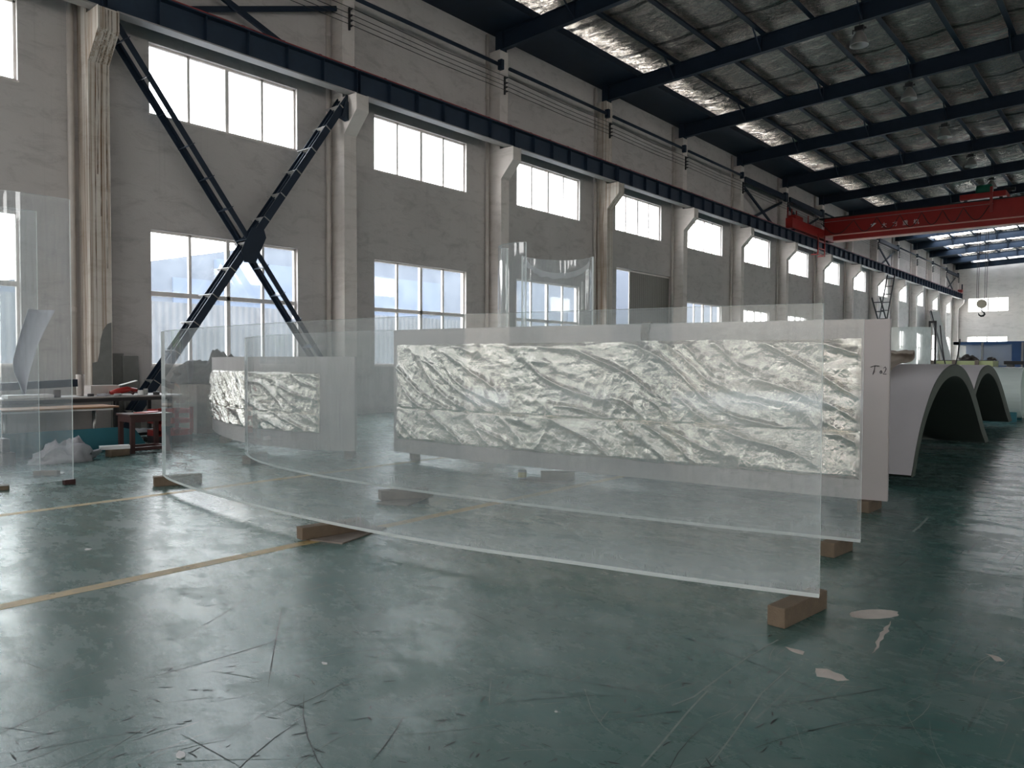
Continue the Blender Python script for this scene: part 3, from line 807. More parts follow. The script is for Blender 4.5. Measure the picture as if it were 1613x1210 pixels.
def slab(name, pts, th, z0, z1, mats, label, cat='acrylic panel', group=None, n=90, smooth=True, z1b=None, parent=None, rim=0):
    """curved upright slab: the plan curve is its camera-side face, thickness goes to its left side"""
    c, L = smooth_curve(pts, n); m = MB()
    z1b = z1 if z1b is None else z1b
    outer = []
    for k, p in enumerate(c):
        d_ = (c[min(k+1, n)]-c[max(k-1, 0)]).normalized(); nn = Vector((-d_.y, d_.x, 0))
        outer.append(p+nn*th)
    for side, cc in ((0, c), (1, outer)):
        vs = []; uvs = []
        for k, p in enumerate(cc):
            zt = z1+(z1b-z1)*k/n
            vs += [(p.x, p.y, z0), (p.x, p.y, zt)]; uvs += [(L*k/n, 0), (L*k/n, zt-z0)]
        if side == 0 and rim:
            v2 = [(x, y, z if q % 2 else z+rim) for q, (x, y, z) in enumerate(vs)]
            m.add(v2, [(2*k, 2*k+2, 2*k+3, 2*k+1) for k in range(n)], 0, [(a, b_ if q % 2 else rim) for q, (a, b_) in enumerate(uvs)])
            v3 = []
            for q in range(0, len(vs), 2): v3 += [vs[q], v2[q]]
            m.add(v3, [(2*k, 2*k+2, 2*k+3, 2*k+1) for k in range(n)], 1)  # strip of edge colour imitates light refracted from the bottom edge
            continue
        fs = [(2*k, 2*k+2, 2*k+3, 2*k+1) if side == 0 else (2*k, 2*k+1, 2*k+3, 2*k+2) for k in range(n)]
        m.add(vs, fs, 0, uvs)
    for top in (0, 1):
        vs = []
        for k, (p, q) in enumerate(zip(c, outer)):
            zt = z1+(z1b-z1)*k/n if top else z0
            vs += [(p.x, p.y, zt), (q.x, q.y, zt)]
        m.add(vs, [(2*k, 2*k+2, 2*k+3, 2*k+1) if top else (2*k, 2*k+1, 2*k+3, 2*k+2) for k in range(n)], 1)
    for k in (0, n):
        zt = z1 if k == 0 else z1b
        p, q = c[k], outer[k]
        f = (0, 1, 2, 3) if k else (3, 2, 1, 0)
        m.add([(p.x, p.y, z0), (q.x, q.y, z0), (q.x, q.y, zt), (p.x, p.y, zt)], [f], 1)
    o = m.build(name, mats, parent)
    for p in o.data.polygons: p.use_smooth = (p.material_index == 0)
    if label: tag(o, label, cat, group)
    return o, c, L
A_pts = [(-8.52, 3.97), (-8.1, 3.85), (-7.5, 3.755), (-6.8, 3.685), (-6.0, 3.645), (-5.2, 3.635), (-4.4, 3.67), (-3.6, 3.76), (-2.8, 3.93), (-2.1, 4.07), (-1.38, 4.25)]
B_pts = [(-9.71, 5.69), (-9.25, 5.48), (-8.6, 5.27), (-7.8, 5.13), (-6.9, 5.07), (-6.0, 5.08), (-5.2, 5.15), (-4.4, 5.25), (-3.5, 5.38), (-2.6, 5.55), (-1.59, 5.77)]
C_pts = [(-8.36, 7.25), (-7.6, 7.22), (-6.8, 7.22), (-5.9, 7.27), (-5.0, 7.34), (-4.1, 7.42), (-3.2, 7.50), (-2.5, 7.57), (-1.88, 7.66)]
slab('curved_acrylic_panel', A_pts, .04, .11, 1.727, ['acrylic', 'edge'], 'long curved clear acrylic panel standing nearest the camera', group='long curved clear panels', rim=.024)
slab('curved_acrylic_panel', B_pts, .04, .11, 1.72, ['acrylic', 'edge'], 'curved clear acrylic panel standing between the nearest panel and the foil-wrapped one', group='long curved clear panels', rim=.024)

# foil wrapped panel C: paper covered slab > foil sheets in front of it
def wrapped(pts, z0, z1, label, u0, u1, fz0, fz1, seam, seed, z1a=None):
    c, L = smooth_curve(pts, 100)
    r = thing('wrapped_acrylic_panel', (sum(p[0] for p in pts)/len(pts), sum(p[1] for p in pts)/len(pts), z0), label, 'acrylic panel')
    slab('paper_wrap', pts, .09, z0, z1a or z1, ['paper', 'paper'], None, z1b=z1, parent=r)
    def at(u):
        t = min(max(u/L*100, 0), 99.999); k = int(t); p = c[k].lerp(c[k+1], t-k); d_ = (c[k+1]-c[k]).normalized()
        return p, Vector((d_.y, -d_.x, 0))
    def foilpart(name, ua, ub, za, zb, off, sd, nu, nv):
        m = MB(); vs = []; uvs = []
        for j in range(nv+1):
            for i in range(nu+1):
                u = ua+(ub-ua)*i/nu; v = za+(zb-za)*j/nv
                if j == nv: v += .012*noise.noise((u*3, sd, 0))+.006*noise.noise((u*14, sd, 2))
                if j == 0: v += .008*noise.noise((u*4, sd, 7))
                e = min(1, min(i, nu-i)/4, min(j, nv-j)/4)
                q = noise.noise((u*.9, v*.9, sd))*.9
                # long diagonal folds falling to the right
                a = u*.55+v*1.0+q*.35
                r1 = 1-abs(noise.noise((a*4.2, (u-v)*.55, sd+1)))*2
                # folds radiating upward from the seam
                r2 = 1-abs(noise.noise(((u+(v-za)*.35*math.sin(u*2.2+sd))*7.5, v*1.1, sd+4)))*2
                r3 = noise.fractal((u*5, v*8, sd), .8, 2.1, 4)
                fade = min(1, max(0, (zb-v)/(zb-za)*1.3))
                h = .050*max(0, r1)**2.5+.026*max(0, r2)**2.2*fade+.014*r3+.016*noise.noise((u*1.7, v*2.2, sd+9))
                h += .0022*math.sin(u*2*PI/.045)*math.sin(v*2*PI/.045)
                p, nn = at(u); pp = p+nn*(off+max(0, .006+h)*e)
                vs.append((pp.x, pp.y, v)); uvs.append((u, v))
        w_ = nu+1
        m.add(vs, [(j*w_+i, j*w_+i+1, (j+1)*w_+i+1, (j+1)*w_+i) for j in range(nv) for i in range(nu)], 0, uvs)
        return m.build(name, 'foil', r, smooth=True)
    nn_ = int((u1-u0)*105)
    foilpart('foil_sheet', u0, u1, seam-.03, fz1, .004, seed, nn_, 100)
    foilpart('foil_strip', u0, (u0+u1)*.62, fz0, seam, .012, seed+20, int(nn_*.62), 52)
    foilpart('foil_strip', (u0+u1)*.62-.03, u1, fz0, seam-.01, .016, seed+40, int(nn_*.4), 52)
    return r, at, L
rC, atC, LC = wrapped(C_pts, .11, 1.815, 'long panel wrapped in grey paper and crinkled silver foil, with handwriting at its right end', .08, 6.26, .30, 1.635, .76, 3.3, 1.85)
rD, atD, LD = wrapped([(-13.7, 7.35), (-12.8, 6.95), (-11.8, 6.62), (-10.8, 6.42), (-9.8, 6.45), (-9.2, 6.62), (-8.76, 6.86)], .11, 1.47, 'smaller foil and paper wrapped curved panel seen through the clear panels on the left', .25, 4.65, .36, 1.24, .66, 8.1)
# handwriting T o 2
def stroke_on(at, r, pts2, name):
    m = MB(); P3 = []
    for u, v in pts2:
        p, nn = at(u); P3.append(p+nn*.010+Vector((0, 0, v)))
    m.tube(P3, .003, 5); o = m.build(name, 'marker', r); o['label'] = 'black marker handwriting'; return o
ub = LC-.15
def S(pts2): return [(ub+a*.5, 1.31+b_) for a, b_ in pts2]
stroke_on(atC, rC, S([(-.02, .055), (.06, .07), (.13, .065)]), 'marker_letter')
stroke_on(atC, rC, S([(.055, .07), (.045, .03), (.02, -.015)]), 'marker_letter')
stroke_on(atC, rC, S([(.155, .025), (.14, .01), (.15, -.005), (.17, 0), (.17, .02), (.155, .025)]), 'marker_letter')
stroke_on(atC, rC, S([(.20, .045), (.23, .06), (.245, .04), (.22, .01), (.195, -.01), (.25, -.008)]), 'marker_letter')
# tape / film strip over the right end of C, and a dark rag over its top
m = MB(); vs = []; uvs = []
for j in range(30):
    for i in range(14):
        u = LC-.40+.395*i/13; v = .112+1.69*j/29
        p, nn = atC(u); pp = p+nn*(.004+.003*noise.noise((u*12, v*7, 5)))
        vs.append((pp.x, pp.y, v)); uvs.append((u, v))
m.add(vs, [(j*14+i, j*14+i+1, (j+1)*14+i+1, (j+1)*14+i) for j in range(29) for i in range(13)], 0, uvs)
m.build('end_wrap', 'paper', rC, smooth=True)
def rag(name, mat, top, w, drop, label, d_=(1, 0, 0), th=.12, seed=0):
    """a cloth strip folded over a rim"""
    m = MB(); vs = []; nu, nv = 10, 22; d_ = Vector(d_).normalized(); nrm = Vector((d_.y, -d_.x, 0)); top = Vector(top)
    for j in range(nv+1):
        t = j/nv
        for i in range(nu+1):
            s_ = (i/nu-.5)*w*(1+.35*noise.noise((t*3, seed, 0)))
            if t < .7: off = th/2+.012; z = -drop*(1-t/.7)
            elif t < .8: a = (t-.7)/.1; off = (th/2+.012)*(1-2*a); z = .012*math.sin(a*PI)+.005
            else: off = -th/2-.012; z = -drop*.4*(t-.8)/.2
            wob = .018*noise.noise((i*.8, t*5, seed))
            p = top+d_*(s_+.03*noise.noise((t*2, seed, 4)))+nrm*(off+abs(wob)*(1 if off > 0 else -1))+Vector((0, 0, z))
            vs.append(p)
    w_ = nu+1
    m.add(vs, [(j*w_+i, j*w_+i+1, (j+1)*w_+i+1, (j+1)*w_+i) for j in range(nv) for i in range(nu)])
    o = m.build(name, mat, smooth=True)
    so = o.modifiers.new('thick', 'SOLIDIFY'); so.thickness = .004
    return tag(o, label, 'cloth')
pc, nc = atC(LC*.52+.7)
rag('grey_rag', 'wood_grey', (-4.32, 7.45, 1.836), .10, .19, 'dark grey rag hanging over the top of the foil-wrapped panel', (1, .1, 0), .1, 2)

# tall thin curved sheets at the left edge of the picture
def arc_pts(cx, cy_, r, a0, a1, n=12): return [(cx+r*math.cos(a0+(a1-a0)*k/n), cy_+r*math.sin(a0+(a1-a0)*k/n)) for k in range(n+1)]
f1 = [(-10.36, 3.33), (-10.365, 3.1)]+arc_pts(-9.83, 2.9, .535, PI, 2*PI, 12)+[(-9.295, 3.1), (-9.3, 3.33)]
slab('tall_acrylic_shell', f1, .022, .06, 3.2, ['acrylic_clear', 'edge'], 'tall U-shaped clear acrylic sheet standing at the left edge', 'acrylic sheet', 'tall clear shells', 110)
f2 = [(-10.2, 2.55)]+arc_pts(-9.85, 2.5, .3, PI, 2*PI, 10)+[(-9.55, 2.62)]
# protective sheet hanging inside it
ps = MB(); vs = []
row = [(3.02-.0, 0), (2.2, 0)]
nu, nv = 12, 20
SL = [(1.0, 3.12, 3.13), (1.13, 3.07, 3.15), (1.25, 3.02, 3.175), (1.38, 3.005, 3.21), (1.6, 3.055, 3.275), (1.8, 3.11, 3.36), (2.01, 3.175, 3.46)]
for j in range(nv+1):
    z = 1.0+1.01*j/nv
    for (za, la, ra), (zb_, lb, rb) in zip(SL, SL[1:]):
        if za <= z <= zb_+1e-6: q = (z-za)/(zb_-za); ya = la+(lb-la)*q; yb = ra+(rb-ra)*q
    for i in range(nu+1):
        s_ = i/nu; vs.append((-10.27+.10*(2*s_-1)**2, ya+(yb-ya)*s_, z))
w_ = nu+1
ps.add(vs, [(j*w_+i, j*w_+i+1, (j+1)*w_+i+1, (j+1)*w_+i) for j in range(nv) for i in range(nu)])
o = ps.build('protective_sheet', 'pinkwhite', smooth=True); so = o.modifiers.new('thick', 'SOLIDIFY'); so.thickness = .003
tag(o, 'curling white protective sheet inside the tall clear shell at the left', 'sheet')

# tall shells standing behind the foil wrapped panel
slab('tall_acrylic_shell', [(-7.90, 9.2), (-7.93, 9.08), (-7.88, 8.97), (-7.75, 8.86), (-7.6, 8.80), (-7.42, 8.78), (-7.22, 8.84)], .045, .06, 3.2, ['acrylic_shell', 'edge'], 'tall clear acrylic shell with a thick edge behind the foil-wrapped panel', 'acrylic sheet', 'tall clear shells', 50)
e2 = [(-8.22, 10.0), (-8.26, 10.25), (-8.22, 10.5), (-8.1, 10.75), (-7.92, 10.9), (-7.7, 10.95), (-7.5, 10.9), (-7.35, 10.79)]
slab('tall_acrylic_shell', e2, .03, .06, 3.2, ['acrylic_shell', 'edge'], 'tall clear half-round acrylic shell to the right of the thick-edged one', 'acrylic sheet', 'tall clear shells', 50)
# loose film sagging inside its rim
m = MB(); vs = []; c, L = smooth_curve(e2, 40)
for k in range(41):
    p = c[k]; s_ = k/40
    dz = 3.17-.20*math.sin(PI*s_)**.8
    q = p.lerp(Vector((-7.72, 10.35, 0)), .07)
    vs += [(q.x, q.y, dz), (q.x+.0, q.y, dz-.10-.05*noise.noise((k*.3, 0, 0)))]
for k in range(8):
    pass
m.add(vs, [(2*k, 2*k+2, 2*k+3, 2*k+1) for k in range(40)])
tag(m.build('sagging_film', 'plasticbag', smooth=True), 'strip of protective film sagging inside the half-round shell', 'film')

# pale milky panel standing behind the grey arches
slab('milky_acrylic_panel', [(-9.2, 23.2), (-8, 23.0), (-7, 22.95), (-6, 23.05), (-5.2, 23.3), (-4.9, 23.5), (-4.78, 23.75)], .05, .05, 2.42, ['acrylic_milky', 'edge'], 'pale milky green acrylic panel standing behind the grey arches', 'acrylic panel')

# ------------------------------------------------------------------ wooden bearers under the panels
def block(c, L, w, h, rot, mat, label, group='wooden bearers', board=None, z=0):
    if board:
        r = MB().obox((c[0]+board[0], c[1]+board[1], 0), board[2], board[3], .012, board[4]).build('plywood_board', 'wood_grey', bevel=.002)
        tag(r, board[5], 'board', 'ply boards'); z = .0125
    m = MB().obox((c[0], c[1], z), w, L, h-z, rot)
    # worn corner: shear one end slightly
    o = m.build('wooden_block', mat, bevel=.006)
    return tag(o, label, 'block', group)
block((-1.475, 4.20), .50, .10, .1085, -.12, 'wood', 'brown wooden block under the right end of the nearest clear panel')
block((-1.76, 5.80), .34, .10, .1085, -.1, 'wood', 'brown wooden block under the right end of the middle clear panel')
block((-2.05, 7.72), .36, .11, .1085, -.05, 'wood', 'brown wooden block under the right end of the foil-wrapped panel')
block((-5.02, 3.70), .56, .10, .1085, -.14, 'wood', 'wooden block under the middle of the nearest clear panel', board=(.05, .12, .34, .62, .3, 'thin board under the block at the middle of the nearest clear panel'))
block((-8.42, 4.10), .50, .12, .1085, -.35, 'wood', 'wooden block under the left end of the nearest clear panel')
block((-5.80, 5.16), .50, .11, .1085, -.45, 'wood_grey', 'grey wooden block under the middle of the second clear panel', board=(.03, .0, .34, .62, .4, 'thin board under the block below the second clear panel'))
block((-9.55, 5.75), .55, .12, .1085, .6, 'wood_grey', 'grey wooden block under the left end of the second clear panel')
block((-5.36, 7.18), .40, .14, .1085, -.9, 'wood', 'short wooden block under the middle of the foil-wrapped panel', board=(-.08, -.1, .6, .32, .2, 'thin board under the block below the foil-wrapped panel'))
block((-8.1, 7.42), .5, .12, .1085, .9, 'wood_grey', 'grey wooden block under the left end of the foil-wrapped panel')
block((-8.98, 6.95), .5, .12, .1085, .8, 'wood_grey', 'grey wooden block under the right end of the smaller wrapped panel')
block((-12.3, 6.85), .6, .12, .1085, .9, 'wood_grey', 'grey wooden block under the left part of the smaller wrapped panel')
block((-9.35, 3.30), .12, .07, .0585, 0, 'darkwood', 'tiny dark block under the near edge of the tall shell')
block((-10.28, 3.38), .30, .07, .0585, -.9, 'wood_grey', 'flat grey wooden strip under the far edge of the tall shell')
block((-9.50, 2.62), .26, .09, .0585, -.4, 'wood', 'brown wooden block under the tall shell at the left picture edge')
block((-7.6, 8.9), .5, .1, .0585, .2, 'wood', 'wooden strip under the thick-edged tall shell')
block((-7.75, 10.93), .5, .1, .0585, 1.2, 'wood', 'wooden strip under the half-round tall shell')
block((-6.6, 23.0), .4, .1, .0485, .1, 'wood', 'wooden strip under the milky panel')
tn = thing('glue_tin', (-5.72, 6.96, .013), 'small yellow-labelled tin on a thin board beside the short wooden block', 'tin')
cbd = MB().lathe((-5.72, 6.96, .013), [(.045, 0), (.05, .005), (.05, .10), (.046, .105)], 16).build('can_body', 'chrome', tn, smooth=False)
MB().lathe((-5.72, 6.96, .033), [(.0505, 0), (.0508, .002), (.0508, .06), (.0505, .062)], 16).build('label_band', 'tin', cbd)

# ------------------------------------------------------------------ grey arches
def arch(name, prof_o, prof_i, x0, x1, label):
    r = thing(name, (x1, (prof_o[0][0]+prof_o[-1][0])/2, 0.1), label, 'acrylic arch', 'paper covered arches')
    co, _ = smooth_curve(prof_o, 60); ci, _ = smooth_curve(prof_i, 60)
    co[0].y, co[-1].y = prof_o[0][1], prof_o[-1][1]
    m = MB(); vs = []
    for a, b_ in zip(co, ci):
        vs += [(x1, a.x, a.y), (x1, b_.x, b_.y), (x0, a.x, a.y), (x0, b_.x, b_.y)]
    fs = []; mi = []
    for k in range(60):
        q = 4*k
        fs.append((q, q+1, q+5, q+4)); mi.append(0)
        fs.append((q+2, q+6, q+7, q+3)); mi.append(0)
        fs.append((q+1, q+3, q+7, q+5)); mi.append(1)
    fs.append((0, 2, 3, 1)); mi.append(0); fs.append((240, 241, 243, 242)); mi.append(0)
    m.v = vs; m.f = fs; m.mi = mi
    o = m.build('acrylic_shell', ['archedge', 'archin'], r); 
    for p in o.data.polygons: p.use_smooth = p.material_index == 1
    # paper on the outside
    m = MB(); vs = []
    for k, a in enumerate(co):
        d_ = (co[min(k+1, 60)]-co[max(k-1, 0)]).normalized(); nn = Vector((-d_.y, d_.x, 0))
        p = a+nn*.004
        vs += [(x1-.004, p.x, max(.14, p.y)), (x0, p.x, max(.14, p.y))]
    m.add(vs, [(2*k, 2*k+1, 2*k+3, 2*k+2) for k in range(60)])
    m.build('paper_cover', 'paper_arch', r, smooth=True)
    m = MB()
    return r
H1o = [(9.40, .12), (9.63, .47), (9.93, .78), (10.4, 1.1), (10.95, 1.30), (11.65, 1.39), (12.35, 1.33), (12.95, 1.13), (13.5, .82), (14.1, .42), (14.62, .12)]
H1i = [(9.56, .12), (9.80, .45), (10.1, .74), (10.55, 1.0), (11.05, 1.17), (11.65, 1.235), (12.25, 1.18), (12.8, .99), (13.32, .69), (13.9, .32), (14.3, .12)]
arch('acrylic_arch', H1o, H1i, -6.2, -2.06, 'nearest grey paper-covered acrylic arch lying open side down')
sh = 5.25; k_ = 1.03
H2o = [(y+5.55, z-.005) for y, z in H1o]; H2i = [(y+5.55, z-.005) for y, z in H1i]
H2o = [(14.9, .12), (15.1, .45), (15.35, .80), (15.75, 1.12), (16.2, 1.30), (16.85, 1.375), (17.5, 1.33), (18.1, 1.18), (18.75, .92), (19.5, .53), (20.3, .12)]
H2i = [(15.1, .12), (15.3, .45), (15.55, .76), (15.95, 1.02), (16.35, 1.16), (16.9, 1.22), (17.45, 1.16), (18.0, 1.0), (18.55, .75), (19.2, .40), (19.8, .12)]
arch('acrylic_arch', H2o, H2i, -6.6, -2.42, 'second grey arch, partly hidden behind the nearest one')
for c_, lab in (((-2.3, 9.46), 'low dark bearer under the near leg of the first arch'), ((-2.3, 14.45), 'low dark bearer under the far leg of the first arch'), ((-2.7, 15.0), 'low dark bearer under the near leg of the second arch'), ((-2.7, 20.05), 'low dark bearer under the far leg of the second arch')):
    block((c_[0]-1.2, c_[1]), .30, .12, .118, 0, 'black', lab, 'arch bearers')
# folded cloth on top of the first arch
m = MB(); vs = []; nu, nv = 30, 16
for i in range(nu+1):
    t = i/nu
    for j in range(nv+1):
        s_ = j/nv
        if t < .5: yy = 10.35+.85*t/.5; zz = 1.10+.31*math.sin(PI/2*t/.5)
        else:
            a = (t-.5)/.5*PI*1.35; yy = 11.2+.20*math.sin(a); zz = 1.41+.062*(1-math.cos(a))
        xx = -2.98+.30*s_+.26*t+.03*noise.noise((t*4, s_*3, 1))
        vs.append((xx, yy+.05*noise.noise((t*4, s_*3, 7)), zz+.02*noise.noise((t*6, s_*5, 2))+.025))
w_ = nv+1
m.add(vs, [(i*w_+j, i*w_+j+1, (i+1)*w_+j+1, (i+1)*w_+j) for i in range(nu) for j in range(nv)])
o = m.build('folded_blanket', 'beigecloth', smooth=True); so = o.modifiers.new('thick', 'SOLIDIFY'); so.thickness = .02
tag(o, 'curled grey-beige felt blanket lying on top of the nearest arch', 'blanket')

# ------------------------------------------------------------------ far background on the right
def heap(name, c, rx, ry, h, mat, label, seed=0, cat='cloth'):
    m = MB(); n = 48; k = 18; vs = []
    for j in range(k+1):
        ph = j/k*PI/2
        for i in range(n):
            t = 2*PI*i/n; q = 1+.45*noise.noise((math.cos(t)*1.8+seed, math.sin(t)*1.8, j*.2))+.2*noise.noise((math.cos(t)*6+seed, math.sin(t)*6, j*.5))
            px_, py_ = math.cos(ph)*math.cos(t), math.cos(ph)*math.sin(t)
            z = h*math.sin(ph)**.8*(.75+.75*noise.noise((px_*1.7+seed, py_*1.7, 5))+.25*(1-abs(noise.noise((px_*3+seed, py_*3, 1)))*3))
            vs.append((c[0]+rx*math.cos(ph)*q*math.cos(t), c[1]+ry*math.cos(ph)*q*math.sin(t), c[2]+max(0, z)))
    fs = [(j*n+i, j*n+(i+1) % n, (j+1)*n+(i+1) % n, (j+1)*n+i) for j in range(k) for i in range(n)]
    fs.append(tuple(range(n))[::-1])
    m.add(vs, fs); return tag(m.build(name, mat, smooth=True), label, cat)
# long low rack table with yellow-green slabs at Y about 30
rt = thing('rack_table', (-4.5, 30.4, 0), 'long low metal table carrying acrylic slabs beyond the arches', 'table')
MB().box(-6.1, -2.2, 30.0, 31.4, 1.26, 1.30).build('table_top', 'black', rt)
for x in (-6.0, -4.2, -2.3):
    for y in (30.1, 31.3): MB().box(x-.04, x+.04, y-.04, y+.04, 0, 1.26).build('leg', 'black', rt)
tag(MB().box(-5.97, -4.16, 30.0, 31.2, 1.305, 1.50).build('acrylic_slab', 'yellowgreen', bevel=.01), 'thick yellow-green acrylic slab on the rack table', 'slab')
for x, lab in ((-5.30, 'left'), (-4.62, 'right')):
    tag(MB().box(x-.06, x+.06, 29.93, 29.985, 1.31, 1.53).build('wooden_upright', 'wood_grey'), lab+' wooden batten against the yellow-green slab', 'batten')
tag(MB().box(-6.1, -4.17, 30.25, 31.3, 1.505, 1.525).build('dark_sheet', 'black'), 'thin dark sheet lying on the yellow-green slab', 'sheet')
heap('dark_bundle', (-4.98, 30.7, 1.527), .28, .3, .17, 'darkcloth', 'dark crumpled cloth bundle on the sheet over the slab', 1)
heap('dark_bundle', (-4.35, 31.0, 1.527), .14, .2, .11, 'darkcloth', 'smaller dark cloth bundle right of the crumpled one', 3)
heap('cloth_bundle', (-5.95, 29.0, .9), .42, .3, .60, 'beigecloth', 'brown cloth bundle just left of the rack table', 5)
wbx = tag(MB().box(-6.5, -5.5, 28.6, 29.5, 0, .895).build('wooden_crate', 'wood_grey', bevel=.01), 'wooden crate under the brown cloth bundle', 'crate')
# stacked pale slabs right of it
pal = [(-4.10, -1.8, 27.0, 28.0, 1.16, 1.28, 'palegreen', 'pale green acrylic slab on top of the right-hand stack'),
       (-3.95, -1.8, 27.0, 28.0, 1.02, 1.155, 'whitepaint', 'white slab under the pale green one in the right-hand stack'),
       ]
stk = thing('slab_trestle', (-2.9, 27.5, 0), 'low dark trestle carrying the right-hand stack of slabs', 'trestle')
MB().box(-3.9, -1.8, 27.05, 27.95, .94, 1.015).build('top_board', 'wood_grey', stk)
for x in (-3.3, -1.9): MB().box(x-.04, x+.04, 27.4, 27.5, 0, .94).build('leg', 'black', stk)
for x0, x1, y0, y1, z0, z1, mt, lab in pal: tag(MB().box(x0, x1, y0, y1, z0, z1).build('acrylic_slab', mt, bevel=.01), lab, 'slab')
tag(MB().box(-4.05, -1.9, 31.6, 32.4, 1.38, 1.50).build('steel_beam', 'black'), 'dark beam lying on supports behind the slabs', 'beam')
for x in (-3.9, -2.1): tag(MB().box(x-.1, x+.1, 31.8, 32.2, 0, 1.375).build('support_post', 'grey'), ('left' if x < -3 else 'right')+' grey post under the dark beam', 'post', 'posts under the dark beam')
# clear tubes lying behind the arches
def ring_tube(c, r, th, L, mat, label, n=40):
    m = MB(); vs = []
    for x in (c[0], c[0]-L):
        for rr in (r, r-th):
            for k in range(n): t = 2*PI*k/n; vs.append((x, c[1]+rr*math.cos(t), c[2]+rr*math.sin(t)))
    fs = []; mi = []
    for k in range(n):
        j = (k+1) % n
        fs += [(k, j, n+j, n+k), (2*n+k, 3*n+k, 3*n+j, 2*n+j), (k, 2*n+k, 2*n+j, j), (n+k, n+j, 3*n+j, 3*n+k)]; mi += [1, 1, 0, 0]
    m.v = vs; m.f = fs; m.mi = mi
    return tag(m.build('acrylic_tube', [mat, 'edge'], smooth=False), label, 'tube', 'clear tubes')
ring_tube((-2.42, 22.2, .70), .62, .03, 2, 'acrylic_milky', 'clear acrylic tube lying just beyond the second arch')
cyl = MB().lathe((-6.0, 25.0, .62), [(.5, 0), (.52, .02), (.52, 4.6), (.5, 4.62)], 32, 'X')
tag(cyl.build('white_cylinder', 'whitepaint', smooth=True), 'large white wrapped cylinder lying beyond the clear tube', 'cylinder')
for x in (-5.2, -2.4): tag(MB().prism([(24.6, 0), (25.4, 0), (25.4, .2), (25.2, .14), (25.0, .095), (24.8, .14), (24.6, .2)], x-.06, x+.06, 'YZ').build('cradle_block', 'wood'), ('left' if x < -4 else 'right')+' wooden cradle under the white cylinder', 'block', 'cylinder cradles')
for y in (21.72, 22.68): tag(MB().box(-4.3, -2.5, y-.05, y+.05, 0, .24).build('tube_bearer', 'teal'), ('near' if y < 22.4 else 'far')+' green bearer beside the clear tube', 'bearer', 'tube bearers')
# blue tank with glass front
bt = thing('blue_tank_frame', (-5.6, 52, 0), 'big blue steel tank frame with glass front at the back right', 'tank')
S_ = 50
MB().box(-8.9, -1.5, 50.0, 50.3, 2.50, 2.66).box(-8.9, -1.5, 54, 54.3, 2.5, 2.66).box(-8.9, -8.6, 50, 54.3, 2.5, 2.66).build('top_rail', 'blue', bt)
MB().box(-6.05, -1.5, 50.02, 54.2, .0, 2.5).build('side_panel', 'blue', bt)
MB().box(-8.9, -6.05, 50.5, 54.2, 0, 1.3).build('base_panel', 'blue', bt)
MB().box(-8.9, -6.05, 53.9, 54.0, 1.3, 2.5).build('back_panel', 'blue', bt)
for x in (-7.45, -5.55): MB().box(x-.05, x+.05, 49.9, 49.98, 0, 2.6).build('upright', 'grey', bt)
MB().box(-8.6, -6.06, 50.05, 50.1, 1.3, 2.5).build('glass_front', 'acrylic_shell', bt)
# rack posts, leaning board and hoses near the far column
rk = thing('steel_rack', (-5.2, 27.5, 0), 'dark steel upright rack posts beside the milky panel', 'rack')
for x in (-4.93, -4.78): MB().box(x-.025, x+.025, 24.3, 24.35, 0, 2.62).build('post', 'black', rk)
MB().box(-4.95, -4.76, 24.3, 24.35, 2.56, 2.62).box(-4.95, -4.76, 24.3, 24.35, 1.2, 1.26).build('cross_bar', 'black', rk)
tag(MB().add([(-15.3, 75.4, 6.05), (-15.3, 79.2, 6.2), (-14.2, 81.5, .05), (-14.2, 77.6, .05), (-15.36, 75.4, 6.05), (-15.36, 79.2, 6.2), (-14.26, 81.5, .05), (-14.26, 77.6, .05)], [(0, 1, 2, 3), (7, 6, 5, 4), (0, 4, 5, 1), (1, 5, 6, 2), (2, 6, 7, 3), (3, 7, 4, 0)]).build('leaning_board', 'cement'), 'tall grey board leaning against the far wall columns', 'board')
tag(MB().bar((-15.2, 75.3, 6.1), (-14.1, 77.5, .03), .09, .07).build('leaning_post', 'black'), 'dark post leaning along the edge of the tall grey board', 'post')
hs = [(-9.6, 49.6, 4.0)]
hp = []
for k in range(13):
    t = k/12; hp.append((-4.72+.50*t, 24.6, 2.5-1.15*math.sin(PI*min(1, t*1.0))**.8-.5*t))
hp.append((-4.22, 24.6, 2.1))
tag(MB().tube(hp, .018, 6).build('hanging_hose', 'black', smooth=True), 'black hose hanging in a loop from the rack posts', 'hose')
# two ladders leaning against the crane beam
def ladder(p, q, w, label, n):
    p = Vector(p); q = Vector(q); r = thing('leaning_ladder', p, label, 'ladder', 'dark ladders against the far wall')
    a = Vector((1, 0, 0))
    for s_ in (-1, 1): MB().bar(p+a*s_*w/2, q+a*s_*w/2, .09, .07, (1, 0, 0)).build('stile', 'black', r)
    for k in range(n):
        c = p.lerp(q, (k+.5)/n); MB().bar(c-a*w/2, c+a*w/2, .06, .06).build('rung', 'black', r)
ladder((-14.75, 55.5, .03), (-14.95, 60.9, 7.95), .5, 'long dark ladder leaning up to the crane beam at the far wall', 13)
ladder((-14.0, 59.8, .03), (-14.0, 53.4, 5.7), .5, 'shorter dark ladder leaning the other way across the long one', 10)

